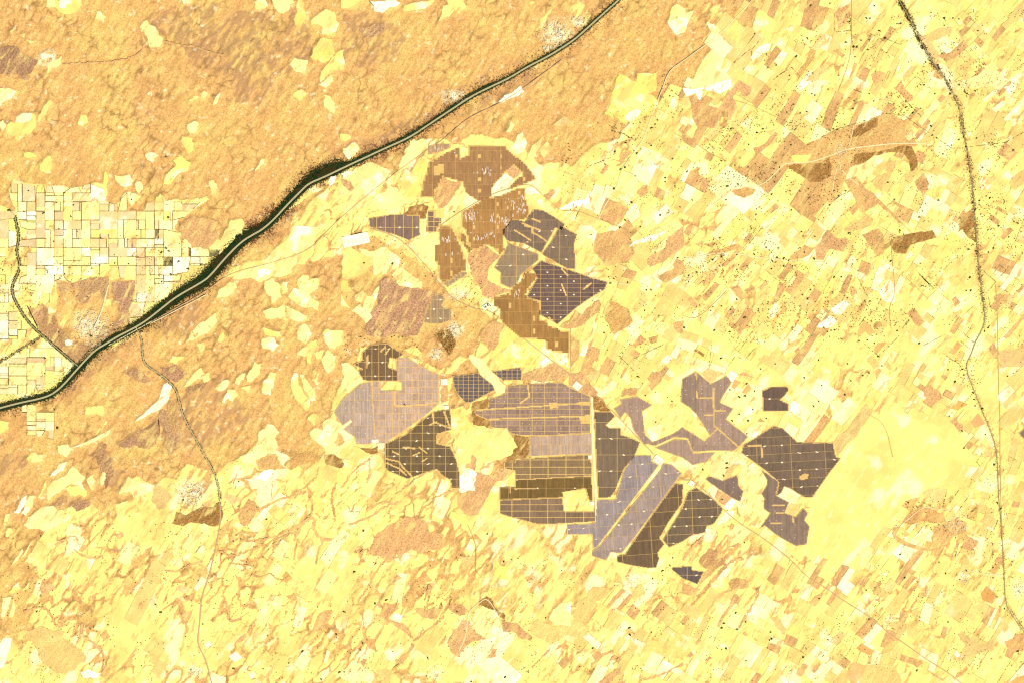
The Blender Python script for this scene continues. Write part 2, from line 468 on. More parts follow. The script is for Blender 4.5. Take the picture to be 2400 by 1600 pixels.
# patches of bare sand (Y, P, W) and of scrub (o, b, d, O) one can tell apart
PATCH = """
m D:260,700 290,540 380,620 400,690 500,800 600,815 720,730 860,690 720,765 640,835 535,935 310,745
m A:0,330 120,320 260,410 180,530 0,510
m E:270,370 310,350 420,430 520,420 600,440 650,455 610,490 560,650 520,740 300,760 170,740 160,690 230,560 250,430
m D:380,390 500,390 560,370 640,350 740,350 740,500 700,500 680,440 560,480 560,540 520,480 510,420 430,470
m D:760,390 920,370 910,450 880,550 880,650 760,700 830,600 780,480
m D:930,1390 1080,1300 1090,1400 1060,1480 940,1500
m D:1080,1300 1110,1240 1150,1280 1240,1400 1230,1490 1150,1560 1120,1500
m D:800,1480 930,1390 940,1490 850,1510
m D:840,1000 920,960 1020,1050 990,1070
m D:1090,960 1200,940 1280,1000 1190,1060 1130,1020
m D:1260,1110 1410,1060 1380,1110 1270,1160
m G:640,20 720,-60 760,60 780,130 720,250 690,120
m G:340,360 400,310 430,330 400,400 350,380
m G:480,350 540,310 620,340 520,400
m D:1140,1200 1210,1190 1230,1390 1180,1410 1130,1330
m D:180,540 290,530 280,640 260,700 200,620
m B:120,200 300,150 290,220 150,250
Y A:380,0 550,0 560,30 520,85 430,97 385,60
P D:1470,490 1540,400 1600,380 1615,420 1550,480
P D:1580,360 1640,310 1800,260 1900,190 1960,100 2000,0 2200,0 2130,130 2050,180 2020,270 1960,330 1900,350 1850,340 1780,380 1740,370 1700,350 1620,365
W D:1740,370 1760,300 1840,290 1840,330 1780,350
P D:1800,380 1860,355 1910,410 1920,480 1850,525 1810,450
P D:2020,400 2060,330 2170,360 2160,430 2080,465
P D:1925,380 1970,375 1960,450 1915,460
P D:1960,480 2000,420 2170,520 2170,580 2080,560 2040,540
P D:1790,580 1930,515 1950,640 1890,620 1820,640
P D:1950,540 2090,620 2060,650 1970,630
Y D:1790,690 1900,720 1920,750 1800,740
P D:1780,770 1870,760 1900,810 1860,850 1790,830
P D:2030,680 2080,665 2120,740 2080,800 2020,770
P D:2220,700 2330,710 2330,790 2280,840 2240,830 2200,760
Y D:2090,800 2150,770 2130,860 2110,940 2090,920
P D:2150,850 2210,840 2190,900 2150,900
P D:2230,840 2290,880 2240,1000 2210,970 2190,920
P D:2020,870 2090,820 2110,840 2070,890
P D:1250,800 1380,650 1470,590 1480,650 1410,730 1330,770
P D:1340,800 1390,790 1390,840 1360,860
Y D:1150,920 1180,880 1250,890 1200,930
P D:1250,1090 1370,960 1390,1000 1330,1050 1290,1080
P D:1370,1020 1420,990 1430,1040 1390,1060
Y D:1480,780 1520,720 1530,760 1500,790
W D:910,1330 1080,1180 1110,1080 1140,1060 1170,1090 1150,1170 1060,1260 960,1310
Y D:580,1220 700,1220 720,1270 690,1290 580,1280
P D:1730,920 1780,930 1770,990 1720,1050 1680,1060 1700,980
P D:1650,1000 1670,1000 1660,1040 1600,1070 1610,1030
P D:1460,1100 1540,1040 1560,1050 1540,1100 1490,1120
P D:1510,1190 1550,1110 1600,1110 1620,1140 1580,1190 1550,1170 1530,1200
P D:1640,1100 1700,1080 1690,1130
P D:1780,1110 1840,990 1880,1000 1840,1150 1800,1140
Y D:1980,1080 2000,1000 2025,1000 2030,1080 2110,1180 2110,1220 2080,1260 2010,1170
P D:2040,1010 2060,1005 2100,1060 2145,1130 2150,1180 2120,1190 2070,1110
P D:2120,1040 2140,970 2170,1000 2160,1080
Y D:2090,1310 2130,1270 2165,1290 2140,1350
P D:1740,1510 1760,1400 1800,1380 1820,1340 1900,1400 1870,1440 1890,1500 1840,1600 1650,1600 1640,1560
P D:2110,1400 2140,1370 2200,1380 2210,1320 2260,1300 2330,1330 2330,1600 2210,1600 2200,1500 2120,1440
P D:390,1490 460,1480 490,1520 450,1568 400,1540
Y D:0,1320 60,1330 60,1370 0,1410
P D:420,1530 600,1480 740,1420 750,1380 640,1440 500,1500
P D:210,500 240,430 280,400 320,400 310,450 270,510 240,540
Y D:330,600 345,480 380,360 380,590
W D:440,780 490,775 485,805 450,810
P D:1425,160 1420,100 1470,90 1500,100 1540,20 1640,0 1600,80 1540,150
P D:1235,150 1245,95 1300,110 1300,150
b D:1460,-40 1480,60 1420,160 1300,130 1230,60 1220,0
P A:315,0 375,0 380,50 315,50
W A:400,10 490,10 440,60 400,50
P A:660,80 690,85 720,120 690,140 650,130
P A:1240,0 1310,0 1300,30 1250,30
P A:955,190 1000,140 1020,170 1060,190 1080,240 1110,265 1090,320 1020,325 1005,265 960,220
P A:1730,10 1800,0 1825,45 1780,60 1735,55
P A:1850,0 1990,0 2005,20 1960,75 1890,85 1865,50
Y A:2030,0 2060,0 2070,60 2095,130 2040,185 2010,170 2000,130 2020,70
P A:2215,65 2280,90 2305,160 2290,210 2230,240 2190,230 2195,185 2160,165 2120,170 2115,145 2180,90
Y A:2180,265 2255,270 2265,320 2280,370 2210,430 2150,410 2110,390 2140,320
P A:2010,395 2090,410 2080,510 2000,480 1955,440
Y A:2340,340 2290,360 2230,440 2195,480 2180,560 2220,520 2270,480 2340,480
P A:2260,505 2270,550 2220,600 2165,580
Y A:2050,610 2090,640 2040,690 1995,655
P A:2205,650 2280,700 2280,770 2210,730
P A:-20,610 60,600 110,620 60,680 -20,740
Y A:50,850 100,840 130,790 200,765 240,800 250,860 200,920 120,960 55,920
W A:110,800 160,770 215,770 215,810 150,840 110,830
Y A:255,820 300,720 340,680 370,700 310,780 265,830
Y A:550,780 590,790 600,840 560,860 530,850
W A:1000,640 1030,615 1035,660
P A:1280,690 1330,650 1355,665 1310,690
P A:1385,620 1410,630 1395,665 1370,670
P A:1450,720 1470,660 1500,630 1480,700
P A:1275,860 1320,825 1355,850 1330,900 1290,905
Y A:1240,930 1310,945 1320,980 1290,1050 1250,1000
P A:990,1050 1040,1040 1080,1060 1040,1105 1000,1085
Y A:1180,1090 1240,1060 1300,1110 1280,1160 1220,1180 1150,1260 1110,1260 1130,1190 1200,1130
P A:775,1190 880,1190 910,1230 850,1275 800,1240
P A:1740,1150 1780,1080 1805,1085 1760,1150 1735,1170
P A:1420,1240 1450,1225 1480,1280 1440,1330
P A:925,1240 955,1235 975,1280 945,1320
Y A:715,1165 735,1200 725,1280 705,1260
P A:1530,1568 1570,1500 1640,1490 1665,1530 1650,1600
Y A:160,1040 230,1045 250,1070 170,1070
Y A:270,1120 350,1060 340,1170 280,1170
W A:275,370 310,360 320,400 285,405
P A:330,440 420,380 410,440 320,505
P A:130,240 170,230 160,265 240,285 210,300
P A:60,210 95,200 95,260 75,250
P A:0,860 20,820 40,860 20,900
W A:2250,1205 2290,1205 2280,1240 2250,1270 2235,1235
W B:180,0 220,40 230,80 290,85 330,50 400,20 370,0
Y B:0,0 170,0 100,30 40,60 0,60
Y B:420,80 430,40 510,20 610,0 640,0 570,60 480,70
P B:690,40 740,30 770,80 730,110 660,150
Y B:720,0 830,0 850,60 800,95 765,60
Y B:0,910 60,920 65,940 0,960
P B:10,1010 90,970 125,1010 90,1060 50,1090 10,1040
W B:1070,690 1110,650 1220,585 1245,625 1200,655 1090,700
Y B:1890,495 1950,530 2010,560 2015,500 2145,495 2140,620 2090,640 2130,660 2160,700 2120,780 2060,790 2000,820 1920,835 1850,800 1790,780 1830,690 1860,600
W B:1930,810 1950,770 2000,740 2040,760 2010,800 1960,830
P B:1900,700 1990,660 2100,700 2090,770 2040,750 1990,735 1940,770
P B:2250,50 2290,30 2340,60 2340,220 2280,240 2240,190 2220,150
P B:1120,900 1155,830 1180,850 1150,900
o B:1440,850 1520,790 1570,830 1480,860
P B:1160,1010 1190,940 1230,900 1260,960 1240,1040 1190,1060
P B:1260,1080 1300,990 1370,930 1350,1000 1300,1090
P B:1350,1020 1400,960 1420,1000 1380,1080
P B:0,1180 200,1105 340,1165 240,1290 120,1420 0,1500
P B:420,1090 470,960 560,945 600,1000 480,1100 400,1170
Y B:360,1230 560,1060 590,1100 540,1330 470,1350
P B:130,1390 330,1260 480,1370 390,1465 330,1460
b B:620,1340 690,1200 820,1240 700,1420 660,1420
P B:690,1420 830,1260 850,1320 790,1430 700,1490
W B:1020,1310 1050,1230 1110,1180 1170,1200 1100,1280
b B:1115,1170 1165,1125 1225,1170 1175,1225
d B:420,1460 460,1410 590,1400 575,1490 540,1490
P B:200,1490 330,1440 410,1450 340,1460
b B:0,1210 90,1285 60,1310 0,1240
W B:1240,1290 1310,1280 1350,1320 1280,1330
P B:1330,1380 1350,1350 1400,1380 1450,1430 1370,1440
W B:1480,1430 1560,1380 1680,1350 1690,1390 1600,1410
b B:1375,1340 1420,1290 1460,1310 1410,1360
b B:1770,1440 1830,1370 1960,1430 1870,1540 1760,1490
b B:2010,1310 2060,1260 2090,1300 2040,1350
b B:1680,1330 1710,1350 1690,1385
b B:1800,1120 1820,1130 1780,1190 1760,1180
b B:2040,1090 2180,1100 2150,1130 2040,1110
o B:1840,990 1880,980 1870,1020
b B:1890,1060 1950,1020 1980,1040 1900,1110
P B:2010,1090 2080,1020 2160,1040 2170,1090 2100,1150 2030,1110
b C:40,660 90,640 110,680 150,690 180,720 250,740 270,770 220,870 170,870 120,960 80,1010 40,990 0,960 0,900 60,950 100,870 65,800 60,720
b C:250,740 300,640 380,550 470,590 460,640 420,660 380,610 340,660 370,730 320,820 270,800
d C:265,760 310,765 310,800 270,790
b C:780,500 870,335 910,345 820,510
b C:1020,350 1060,335 1110,380 1085,400
o C:830,560 960,430 1000,470 920,550
o C:1100,570 1150,520 1180,520 1140,570
b C:1280,510 1330,485 1380,500 1310,590
o C:1310,140 1370,70 1385,90 1330,170
o C:1500,520 1560,450 1600,460 1510,560
b C:1440,600 1490,550 1550,640 1570,680 1530,700 1480,640
o C:1630,250 1750,190 1850,190 1820,230 1700,290 1640,270
b C:1880,210 1920,180 1960,200 1900,260
b C:1060,60 1140,30 1145,110 1060,210 1040,110
b C:890,100 970,60 990,100 920,110
o C:890,310 960,220 985,290 920,350 880,330
b C:670,1110 760,1040 900,960 1050,890 1190,850 1330,790 1420,780 1530,820 1570,900 1580,960 1600,990 1540,1000 1500,1000 1350,1040 1280,1080 1160,1135 1130,1170 1100,1240 1050,1310 1000,1290 900,1240 850,1240 800,1190 730,1150
d C:1150,900 1250,830 1330,800 1330,850 1220,920 1150,940
d C:700,1120 1000,1060 1010,1200 860,1240 800,1190
d C:1160,1135 1170,1050 1350,1030 1500,990 1560,1000 1600,1100 1600,1160 1560,1190 1540,1100 1500,1040 1380,1040 1270,1090
Y C:740,1060 880,1050 850,1110 760,1110
P C:1130,1150 1230,1110 1290,1070 1380,1040 1360,1100 1280,1200 1200,1250
b C:480,1010 560,980 630,900 650,910 590,990 500,1060
o C:560,900 640,880 600,930
b C:330,1300 440,1270 500,1290 420,1350 360,1330
d C:1890,1500 1960,1430 1985,1450 1990,1540 1880,1580
b C:1100,1230 1180,1200 1250,1290 1350,1370 1500,1520 1470,1520 1330,1390 1280,1420 1220,1450 1190,1400 1160,1330
o C:1280,1240 1380,1180 1420,1200 1330,1290
b C:1580,1240 1640,1180 1680,1250 1640,1330
o C:1500,1200 1590,1140 1600,1180 1540,1260
o C:1360,1140 1420,1090 1450,1130 1400,1180
o C:1100,1568 1250,1460 1300,1490 1280,1540
o C:1300,1568 1350,1480 1380,1510
o C:1830,1240 1920,1200 1930,1230 1850,1260
o C:2220,1250 2330,1150 2330,1250 2260,1300
o C:2050,1250 2120,1190 2140,1220 2080,1260
o C:2330,0 2250,60 2330,150
b C:1590,820 1640,870 1600,880 1560,850
P C:840,240 880,220 920,190 970,130 1000,180 940,240 880,260
W C:0,600 70,610 250,560 330,540 330,590 250,640 120,610 20,660
P C:0,560 120,540 200,440 240,370 280,400 260,470 330,540 250,560 70,600
W C:460,400 540,310 600,300 590,340 520,390 470,410
P C:165,150 260,210 210,245
Y C:300,200 360,120 400,180 380,280 330,270
Y C:480,200 520,60 580,110 590,250 540,270
P C:-10,190 30,90 75,70 40,150
P C:960,1530 1010,1380 1090,1320 1140,1350 1080,1460 1000,1568
W C:2190,600 2240,560 2280,590 2230,650
P C:1510,930 1560,890 1590,930 1540,960
W C:1935,905 1960,890 1965,925 1945,930
P C:1920,560 2050,470 2200,480 2180,560 2000,600
o C:1610,240 1700,300 1760,430 1720,440
b C:1730,470 1780,520 1760,545 1700,520
b E:1480,690 1590,560 1750,500 1770,530 1730,600 1640,680 1540,700
b E:1800,590 1830,510 1890,530 1950,560 1985,650 1960,680 1860,740 1830,700 1790,630
b E:1560,740 1620,780 1610,900 1560,960
b E:1660,860 1720,680 1735,690 1700,830 1670,900
b E:945,740 1050,640 1110,680 1070,760 1060,840 1010,830 950,770
b E:1980,810 2040,740 2075,770 2000,830
b E:2090,760 2160,740 2150,790 2110,800
b E:2090,1080 2140,990 2200,990 2180,1050 2110,1120
b E:1900,1160 1920,1110 2020,1100 2000,1150
b E:1730,190 1800,270 1950,250 2000,180 1960,60 1840,30 1740,50 1700,100
b E:2220,80 2330,0 2330,140 2100,280 2080,250 2200,150
b E:2150,350 2250,300 2330,230 2330,330 2200,390
b E:1240,1000 1450,930 1560,1000 1510,1040 1240,1035
b E:1560,1000 1640,990 1750,1130 1700,1180 1550,1080
d E:1700,1150 1760,1160 1840,1260 1720,1250
b E:2260,660 2330,640 2330,730 2280,720
o E:2260,910 2310,880 2323,930 2280,940
o E:1660,1020 1750,980 1770,1010 1690,1060
b E:870,180 980,130 1080,200 1000,310 990,360 1080,410 1170,440 1010,490 960,480 880,330 865,250
d E:630,740 740,700 780,780 740,880 680,800
b E:660,1040 720,1030 730,1180 680,1200
b E:650,1410 740,1400 750,1440 680,1500 650,1470
d E:890,1200 1000,1170 1005,1240 960,1260 1020,1320 1020,1370 900,1350
d E:1150,1425 1280,1430 1280,1600 1130,1600
d E:80,1490 250,1490 250,1540 200,1550
Y E:0,160 40,130 120,180 210,200 210,270 180,290 140,330 60,350 0,360
P E:120,150 180,170 260,150 330,170 400,220 380,290 300,330 220,330 215,210 140,190
P E:340,330 400,280 500,350 550,390 540,425 400,410
Y E:0,370 40,370 70,440 20,450 0,440
P E:90,480 140,440 200,480 240,420 260,410 240,490 200,590 150,560 150,520 90,500
Y E:0,460 60,560 0,540
P E:70,580 130,530 200,600 210,620 170,660 110,600
P E:0,930 50,930 150,1040 110,1080 20,1130 0,1120
Y E:430,840 500,810 550,860 540,900 480,870
P E:870,870 960,900 1090,1060 1120,1080 1110,1130 1070,1150 1000,1060 920,960
Y E:1000,980 1010,880 1040,840 1110,690 1170,720 1230,760 1390,780 1400,840 1540,860 1550,990 1440,910 1340,890 1340,950
Y E:750,1390 1000,1370 1130,1380 1200,1500 1150,1560 1000,1600 800,1600 760,1500
Y E:750,1240 830,1220 900,1350 890,1390 760,1380
W E:1340,940 1400,890 1440,900 1410,930
W E:1430,860 1540,860 1550,960 1460,920
P E:460,130 620,30 670,40 670,120 640,140 660,330 560,250
P E:-40,100 60,60 80,100 30,150 -20,140
P E:1600,120 1640,0 1700,0 1740,40 1715,160 1690,40 1650,110
W E:1960,140 2000,100 2220,30 2130,100
Y E:1600,150 1700,180 1740,260 1640,300 1600,280
P E:1590,570 1690,480 1720,510 1640,600
P E:1640,800 1710,740 1720,660 1690,600 1740,680 1660,880 1620,880
P E:1800,1350 1870,1290 1900,1320 1960,1285 1985,1330 1900,1410 1860,1370
Y E:2040,1260 2100,1215 2323,1200 2323,1360 2180,1470 2110,1460 2060,1380
b F:960,60 990,30 1040,80 1110,80 1150,120 1100,180 1000,160 960,230 910,230 890,150
b F:1220,60 1330,20 1370,100 1340,210 1290,160 1250,100
d F:1350,150 1440,80 1520,60 1700,30 1730,80 1550,130 1520,190 1440,180 1420,130 1370,165
d F:1890,0 1980,0 2000,110 1960,90 1920,50
b F:720,230 830,130 900,150 860,200 760,230
b F:170,190 290,150 380,120 410,150 300,180 200,200
b F:130,380 190,315 215,330 140,400
b F:320,420 370,400 410,450 400,500 370,480
b F:420,440 470,400 490,430 440,460
b F:510,420 570,370 580,400 530,440
b F:630,480 660,380 700,400 660,490
o F:820,340 850,310 870,320 830,360
b F:1830,500 1860,480 1890,520 1850,550
b F:1530,600 1580,565 1650,650 1600,690
O F:1190,720 1240,640 1310,720 1270,750 1240,710 1200,750
O F:1300,840 1330,795 1390,790 1320,870
o F:1250,900 1290,880 1340,950 1300,970
o F:1370,930 1390,915 1420,970 1400,975
o F:1720,830 1800,740 1840,760 1740,830
O F:1810,860 1870,780 1900,810 1850,870
b F:1650,1100 1690,1080 1760,1130 1770,1170 1690,1200 1640,1150
b F:1820,1330 1870,1290 1910,1360 1880,1400
O F:1960,1330 2010,1270 2060,1340 1990,1370
O F:1830,1240 1880,1180 1940,1210 1870,1250
o F:2150,850 2330,830 2330,950 2160,960
b F:2080,830 2120,780 2150,900 2120,900
b F:2180,760 2330,590 2330,610 2220,760
b F:2120,480 2160,460 2240,470 2130,560
O F:330,1090 360,1040 400,1060 350,1110
O F:400,1130 450,1070 465,1100 430,1140
b F:380,1010 420,990 490,1030
o F:390,1200 420,1180 440,1200 400,1230
o F:130,1000 170,960 280,1000 190,1070
o F:1490,1230 1570,1200 1580,1230 1510,1250
o F:510,960 550,870 600,890
o F:1000,520 1050,480 1070,510 1010,550
b F:1130,430 1160,410 1190,450 1150,480
o F:1020,1470 1250,1200 1290,1260 1200,1400 1100,1500 1050,1568
d F:75,845 90,835 150,870 140,890
d F:1295,690 1320,650 1345,650 1355,665 1320,700
b F:1540,400 1560,385 1590,410 1570,425
b F:30,500 60,480 105,540 80,555
o F:700,820 760,780 830,760 780,810
b F:760,850 790,820 800,840 775,870
W F:1330,440 1410,360 1450,440 1440,520 1370,510
W F:1010,560 1110,510 1140,530 1080,600 1030,600
W F:950,650 1000,610 1050,650 1000,690 910,690
Y F:-10,1200 70,1230 190,1420 150,1465 0,1370
P F:260,1190 330,1110 480,1180 500,1250 400,1330 300,1300
P F:390,1390 480,1330 560,1330 620,1330 470,1450 430,1450
Y F:540,1115 640,1060 740,1090 760,1130 720,1200 690,1150 720,1090 600,1095
P F:410,1310 460,1290 470,1330 420,1350
P F:1000,1190 1070,1170 1090,1230 1060,1260 1010,1240
Y G:180,40 215,0 290,10 290,55 200,65
W G:340,165 400,80 460,60 430,120 370,155
P G:320,290 350,200 440,160 490,90 530,120 580,170 550,210 480,210 440,240 410,270 350,300 330,330
Y G:450,240 560,210 590,270 580,300 480,290
P G:590,180 630,150 660,190 630,255 600,210
P G:680,190 700,130 720,140 710,210 685,225
W G:90,410 140,330 185,285 170,350 130,410
P G:145,410 200,290 240,290 220,370 180,430
P G:25,470 40,420 65,415 50,470
Y G:250,300 310,190 315,230 270,310
P G:160,490 270,380 300,370 410,400 440,440 400,500 320,540 270,520 190,515
P G:410,480 460,400 490,420 440,490
P G:75,765 150,650 160,670 110,740
P G:135,720 220,590 170,700
P G:165,740 250,660 255,690 220,750
Y G:60,950 130,880 140,920 80,960
P G:150,940 200,880 190,920
P G:0,1100 20,990 75,980 60,1060 20,1140
P G:60,1120 90,990 105,1050 85,1120
P G:40,570 50,510 80,520 60,570
W G:-10,1400 20,1260 80,1260 60,1350 30,1450 -10,1480
P G:870,160 1050,220 1040,260 920,310 890,260 810,280
P G:800,350 870,330 850,420 790,450
o G:170,1210 300,1180 440,1220 420,1270 540,1330 590,1390 580,1420 500,1480 380,1500 290,1430
b G:1740,50 1830,0 1880,10 1900,50 1960,110 1900,110 1830,110 1770,120
b G:1900,0 2140,0 2150,50 1980,120 1930,80 2000,30
d G:1170,480 1200,400 1250,420 1370,370 1450,370 1500,330 1500,490 1210,490
o G:1040,260 1060,220 1140,260 1170,300 1130,370 1080,390 1030,320
o G:1520,310 1540,270 1650,320 1580,350
b G:1620,440 1660,360 1690,310 1730,330 1770,380 1720,450 1660,500 1630,480
b G:780,560 830,540 840,570 800,585
b G:750,660 790,650 830,670 780,680
o G:750,700 830,690 790,740
b G:1520,640 1620,640 1600,680 1540,660
b G:280,880 350,890 380,930 310,960 270,940
b G:1940,970 2000,950 2020,1010 1970,1000
b G:2120,1230 2160,1110 2240,1070 2270,1080 2220,1150 2180,1210
b G:1920,840 1960,810 1990,850 1950,900
o G:1350,790 1410,770 1400,860
b G:620,980 660,940 650,1010
b G:940,1040 960,1010 985,1040 960,1080
b G:390,1150 430,1150 420,1190
b G:530,1010 550,1000 550,1040
o G:1200,920 1240,900 1290,930 1240,950
b G:1680,1220 1730,1140 1740,1180 1700,1250
b G:1600,1290 1670,1230 1680,1260
d G:2210,10 2330,40 2330,100 2220,80
b G:680,1250 720,1200 750,1250 700,1290
b G:1430,1140 1470,1110 1450,1160
W G:550,1490 600,1470 690,1500 660,1530 570,1530
W G:1660,180 1850,110 1880,170 1840,200
b H:790,300 900,240 920,130 1010,150 1110,110 1180,120 1050,220 990,330 930,420 900,430 850,420 790,340
b H:840,100 890,10 920,40 910,130
W H:800,180 840,110 920,140 910,260 810,270
b H:210,620 260,540 330,490 440,430 520,440 600,480 600,540 700,560 690,640 590,660 540,690 470,660 400,740 380,690 300,740 250,700 190,690
b H:440,960 560,800 620,870 520,910 450,980
b H:250,1110 290,1020 350,1030 390,990 390,1060 310,1140
b H:290,1130 420,1160 490,1250 480,1270 400,1200
b H:490,1060 690,1060 650,1130 540,1110
b H:720,1290 760,1210 830,1130 870,1140 890,1200 980,1240 1000,1260 880,1290 800,1390 740,1340
d H:935,1030 990,975 1020,990 1110,1090 1110,1130 1070,1110 980,1060
b H:1090,1130 1200,1160 1300,1250 1290,1280 1180,1220 1100,1220
o H:1230,1180 1340,1130 1440,1180 1480,1180 1600,1140 1690,1180 1640,1260 1540,1240 1420,1310 1340,1260
o H:1580,1100 1600,1020 1720,910 1800,920 1820,960 1740,1010 1690,1080 1660,1160 1590,1150
b H:740,1000 830,1040 870,1080 810,1110 730,1060
b H:380,1420 480,1290 500,1310 420,1440
b H:990,1400 1030,1340 1060,1330 1050,1390
b H:120,1430 150,1400 175,1410 150,1460
o H:240,1480 290,1470 350,1490 330,1568 260,1540
o H:1850,880 1870,810 1920,900
o H:1960,920 2050,890 2070,960 2000,1010
b H:1740,1568 1820,1500 1910,1440 1900,1500 1820,1580
b H:320,880 380,830 410,850 340,900
o H:800,700 910,710 900,760 830,760
b H:1250,850 1300,820 1310,860 1270,880
Y H:750,400 860,430 850,490 730,440
Y H:930,420 1050,200 1180,130 1180,230 1080,240 1000,420
P H:1800,730 1840,670 1890,690 1860,750
P H:2150,700 2240,700 2260,740 2240,840 2150,860 2080,800
P H:920,1060 960,1040 1080,1140 1060,1250 960,1250 890,1180
P H:1410,1130 1500,1020 1570,1010 1560,1180 1450,1170
W H:1990,1300 2000,1260 2060,1290 2030,1320
Y H:1040,720 1150,780 1140,870 1050,850
b I:1500,470 1560,400 1620,360 1700,380 1770,410 1800,470 1730,480 1640,460 1560,490
b I:1430,510 1480,500 1450,560 1530,610 1650,650 1750,655 1760,610 1700,600 1710,500 1780,480 1850,450 1930,470 1930,540 1850,570 1780,620 1740,670 1600,660 1480,620 1430,570
o I:1630,280 1690,230 1800,250 1760,340 1660,330
o I:2020,470 2060,420 2145,460 2110,510
o I:2180,290 2230,350 2190,380
b I:1890,640 1930,560 2010,600 1960,665
O I:2030,960 2070,905 2140,965 2105,1030 2040,1000
O I:1180,1330 1220,1295 1310,1350 1270,1380
O I:1255,1430 1290,1370 1280,1440
o I:1340,1370 1420,1280 1480,1280 1420,1350
o I:1370,1140 1510,1150 1530,1180 1460,1270 1440,1210
o I:1380,1060 1420,1020 1510,1015 1470,1080 1430,1110
o I:1870,1240 1900,1210 2030,1310 2110,1270 2120,1340 1970,1370 1910,1420 1880,1400 1930,1330
o I:1290,960 1330,910 1410,950 1340,990
b I:860,1020 950,950 960,960 900,1045
b I:770,1500 820,1430 855,1450 810,1520
b I:875,1480 930,1420 940,1440 895,1500
o I:720,1540 740,1460 760,1470
b I:310,890 360,850 450,870 440,920 340,930
b I:110,740 180,650 260,670 300,760 190,800
b I:0,880 120,930 60,970 0,960
b I:320,640 380,610 400,640
b I:220,300 240,245 380,320 290,360
b I:160,350 190,340 190,450 165,450
o I:690,400 740,340 815,345 750,440
b I:1300,1000 1340,980 1340,1020
o I:1540,720 1570,670 1600,690 1560,730
o I:1890,730 1940,710 1950,760 1900,770
b I:2140,710 2170,700 2180,770 2120,740
o I:600,1120 640,1110 710,1200 680,1240
O I:1120,1500 1140,1440 1190,1430 1250,1450 1220,1520 1150,1600
o I:1250,1450 1300,1440 1420,1430 1500,1580 1200,1580
O I:1570,1440 1620,1410 1640,1430 1590,1460
b I:1680,1490 1780,1540 1790,1560 1700,1510
o I:1640,1200 1680,1190 1680,1210
b I:1700,1240 1760,1250 1750,1265
o I:2150,1160 2190,1150 2220,1190 2190,1230
b I:2190,1290 2330,1220 2330,1320 2220,1380
O I:2210,1568 2270,1530 2330,1510 2330,1600
b I:30,1380 60,1350 75,1380 50,1395
b I:80,1290 110,1260 130,1280 100,1310
b I:150,1410 185,1380 200,1400 160,1440
b I:410,1225 430,1215 445,1240 425,1250
b I:480,1250 510,1275 500,1285
b I:120,830 170,800 300,640 330,480 350,490 320,640 190,830 110,900
b I:230,1180 300,1060 360,960 380,970 320,1070 250,1190
P I:310,600 360,490 420,500 470,540 380,610 330,600
W I:230,500 290,400 350,390 340,430 270,480
P I:150,520 210,510 200,560 160,570
W I:280,370 340,310 375,325 320,390
P I:90,170 120,150 160,190 120,210
W I:1840,1360 1870,1345 1905,1390 1860,1390
P I:1740,1550 1800,1520 1870,1590 1730,1600
W I:1360,820 1390,820 1380,840
W I:1480,500 1500,485 1510,510
W I:1500,575 1530,570 1525,590
P I:180,160 240,30 300,-10 440,20 420,80 360,90 340,150 280,190
P I:370,150 400,110 480,70 560,130 580,180 550,280 400,230
P I:360,330 420,250 540,280 555,380 600,410 500,520 400,440
P I:520,560 570,500 625,540 580,610
o I:270,180 310,95 360,100 330,200
o I:410,430 440,415 470,450 440,470
O I:470,490 510,430 525,440 490,500
P I:1560,580 1690,540 1700,610 1610,600
""".strip().split('\n')

# low scrubby ridges between the sand lobes: line, width in pixels
RIDGES = """
4 G:1640,600 1720,600 1800,590 1900,560 1990,510 2060,480
4 G:1750,400 1850,340 1950,300 2090,265
5 G:2000,600 2060,480 2110,440 2150,460 2130,520 2180,590 2260,590
4 G:2110,300 2130,360 2110,440
3 G:1710,830 1780,850 1840,810 1880,860 1950,870
3 G:1500,670 1560,700 1640,690 1700,660 1760,640
5 G:1530,1010 1560,1080 1550,1130 1580,1150 1640,1130
3 G:2170,100 2160,150 2120,200 1990,290
4 G:2290,200 2250,300 2280,440
3 G:1560,750 1640,760 1730,770
3 G:380,625 440,590 510,560 530,600
4 G:510,670 570,700 640,720 700,700
4 G:560,1160 550,1240 620,1280 700,1350 715,1440 700,1490
4 G:550,1480 560,1530 640,1530 690,1500
3 G:1120,800 1200,810 1300,760 1380,740
4 G:160,1080 300,1040 340,1090 380,1180 440,1180 480,1150
3 G:2000,730 2010,640 2030,590
3 G:1830,720 1900,600 1960,560
3 G:1800,690 1890,590
3 G:1990,1100 2010,1040 2020,1010
3 G:2060,610 2140,470
4 G:1850,600 1960,550 2020,540
4 G:1600,560 1640,540 1700,545 1760,550
3 G:2150,760 2170,650 2200,600
4 H:1700,1450 1780,1370 1850,1350
4 H:1840,1390 1870,1420 1930,1350
4 H:50,490 200,440 300,360 420,330
3 H:560,340 690,280 780,250
3 H:520,470 540,390 620,330
4 H:200,870 280,740 400,700
4 H:2060,1540 2150,1520 2323,1440
4 H:490,1280 600,1200 700,1110
3 H:110,1020 210,870
3 H:0,240 100,100 200,40
3 H:170,210 200,140 190,60
4 H:170,390 260,340 340,330
3 H:410,250 540,150 640,120
3 H:720,420 760,300
4 H:310,1500 400,1440 490,1310
3 H:180,700 190,640 130,680
4 H:540,1230 560,1200
4 H:570,1000 600,900
3 H:1850,1440 1960,1330
3 H:1300,1460 1420,1330
5 I:0,730 60,650 140,570
4 I:20,690 120,600
5 I:100,980 220,850 330,730 420,720
4 I:60,1040 190,900
4 I:150,1110 250,960 340,930
4 I:380,1190 450,1080 520,960 510,930
3 I:200,700 300,560
4 I:180,830 310,700
3 A:960,220 1000,330 850,420 430,440
3 A:1050,260 1200,310 1340,320 1400,350 1530,380
""".strip().split('\n')

